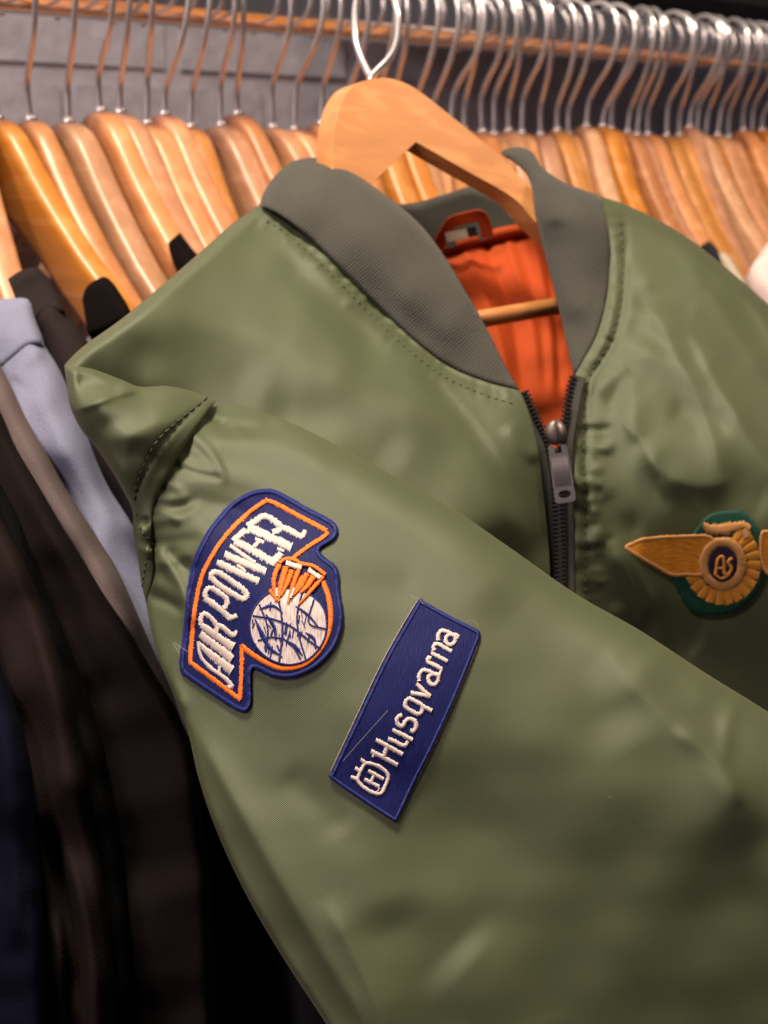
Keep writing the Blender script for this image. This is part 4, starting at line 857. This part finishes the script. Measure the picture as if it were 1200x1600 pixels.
g = Geo(); satin(g, ZW([(850 + 150 * math.cos(a), 605 + 172 * math.sin(a)) for a in np.linspace(0, 2 * math.pi, 25)[:-1]]), 15, fb_s, .0022, .0005, .12, 1.2, True)
sub(g, 'wheel_rim', M['tan_thread'], pat3)
g = Geo(); satin(g, ZW([(690, 300), (760, 335), (880, 330), (1000, 305), (1060, 330)]), [9, 17, 17, 14, 9], fb_s, .0018, .0005, .2); satin(g, ZW([(1010, 330), (1040, 400)]), 14, fb_s, .0018, .0005, .2)
sub(g, 'banner', M['tan_thread'], pat3)
ov = cr(ZW([(840 + 108 * math.cos(a) + 12 * math.sin(-a), 612 + 142 * math.sin(a)) for a in np.linspace(0, 2 * math.pi, 25)[:-1]]), 3, True)
e = cloth('hub', ov, lambda uv: fb_s(uv) - .0012, M['dark_cloth'], None, 3, .002, 5, .0012); e.parent = pat3
g = Geo(); Q = lambda pts, w: satin(g, ZW(pts), w, fb_s, .0026, .0005, .2)
Q([(790, 690), (810, 570), (850, 560), (860, 690)], 5); Q([(800, 640), (860, 640)], 4); Q([(925, 560), (890, 590), (915, 640), (890, 690), (865, 680)], 5); Q([(790, 690), (840, 720), (900, 690)], 4)
sub(g, 'monogram', M['gold_thread'], pat3)

# loose hairs on the patches
g = Geo()
for pts in ([(281, 1022), (270, 1004), (284, 1012), (296, 1020)], [(728, 972), (738, 969), (746, 975), (747, 981)], [(640, 930), (655, 937), (662, 944)], [(535, 1190), (570, 1150), (606, 1110)], [(953, 1245), (950, 1244), (956, 1247)]):
    c = cr(pts, 3); V, Fc = tube_geo([P1(u, v, x - .0032) for (u, v), x in zip(c, sleeve_s(c))], .00006, 5); g.add(V, Fc)
o = g.build('lint', M['hem'], jacket); o['kind'] = 'stuff'

# ------------------------------------------------------------------ the jacket's own hanger
def hd(u, v): return .735 + (u - 600) * 1.2e-4 - (v - 170) * 1.0e-4
jh = empty('wooden_hanger', P1(578, 125, hd(578, 125)))
tag(jh, 'broad flat wooden hanger turned to the viewer inside the green jacket', 'coat hanger')
hout = outline([[(520, 262), (520, 225), (524, 190), (534, 157), (552, 134), (578, 124), (606, 122), (634, 130), (662, 147), (700, 177), (745, 213), (790, 252), (830, 295), (880, 345), (940, 400), (955, 425)], [(955, 425), (935, 432), (900, 405), (835, 345)], [(835, 345), (800, 308), (720, 262), (650, 222)], [(650, 222), (612, 258), (575, 292)], [(575, 292), (480, 372), (360, 460), (345, 440), (360, 415), (440, 345), (520, 262)]], 6)
vs, es, fs, *_ = delaunay_2d_cdt([Vector(p) for p in hout], [(i, (i + 1) % len(hout)) for i in range(len(hout))], [], 1, 1e-4)
uv = np.array([(v.x, v.y) for v in vs]); N = len(uv)
d = np.array([hd(u, v) for u, v in uv]); fr = P(uv[:, 0], uv[:, 1], d)
thick_dir = (P(574, 178, hd(574, 178) + .0135) - P(600, 170, hd(600, 170)))
inn = np.array([uv[i] for i in range(N)])
loc = np.array(jh.location)
Fc = []
for f in fs:
    a, b, c = uv[f[0]], uv[f[1]], uv[f[2]]; s_ = (b[0] - a[0]) * (c[1] - a[1]) - (b[1] - a[1]) * (c[0] - a[0]); Fc.append(tuple(f) if s_ < 0 else tuple(f[::-1]))
bm = bmesh.new(); bv = [bm.verts.new(Vector(x - loc)) for x in fr]
bfs = [bm.faces.new([bv[i] for i in f]) for f in Fc]
bmesh.ops.dissolve_limit(bm, angle_limit=.02, verts=bm.verts, edges=bm.edges)
r = bmesh.ops.extrude_face_region(bm, geom=bm.faces[:]); ev = [x for x in r['geom'] if isinstance(x, bmesh.types.BMVert)]
bmesh.ops.translate(bm, vec=Vector(thick_dir), verts=ev); bmesh.ops.recalc_face_normals(bm, faces=bm.faces)
sharp = [e for e in bm.edges if len(e.link_faces) == 2 and e.calc_face_angle() > 1.0]
bmesh.ops.bevel(bm, geom=sharp, offset=.0022, segments=3, affect='EDGES', clamp_overlap=True)
me = bpy.data.meshes.new('body'); bm.to_mesh(me); bm.free()
for p_ in me.polygons: p_.use_smooth = True
o = link('body', me, M['wood_main'], jh)
md = o.modifiers.new('wn', 'WEIGHTED_NORMAL'); md.keep_sharp = True
def atj(pts): return [P1(u, v, dd) - jh.location for u, v, dd in pts]
hp = cr([(579, 128, .742), (580, 121, .742), (590, 110, .742), (604, 96, .742), (616, 78, .742), (622, 52, .743), (621, 20, .745), (610, -16, .750), (588, -34, .756), (566, -22, .760), (556, 10, .760), (555, 52, .757), (560, 78, .753), (569, 101, .750), (578, 119, .748)], 4)
V, Fc = tube_geo(atj(hp), .0019, 10); mesh('hook', V, Fc, M['chrome'], jh)
V, Fc = tube_geo(atj([(480, 545, hd(480, 545) - .003), (960, 463, hd(960, 463) - .003)]), .0044, 20); mesh('trouser_bar', V, Fc, M['wood_main'], jh)
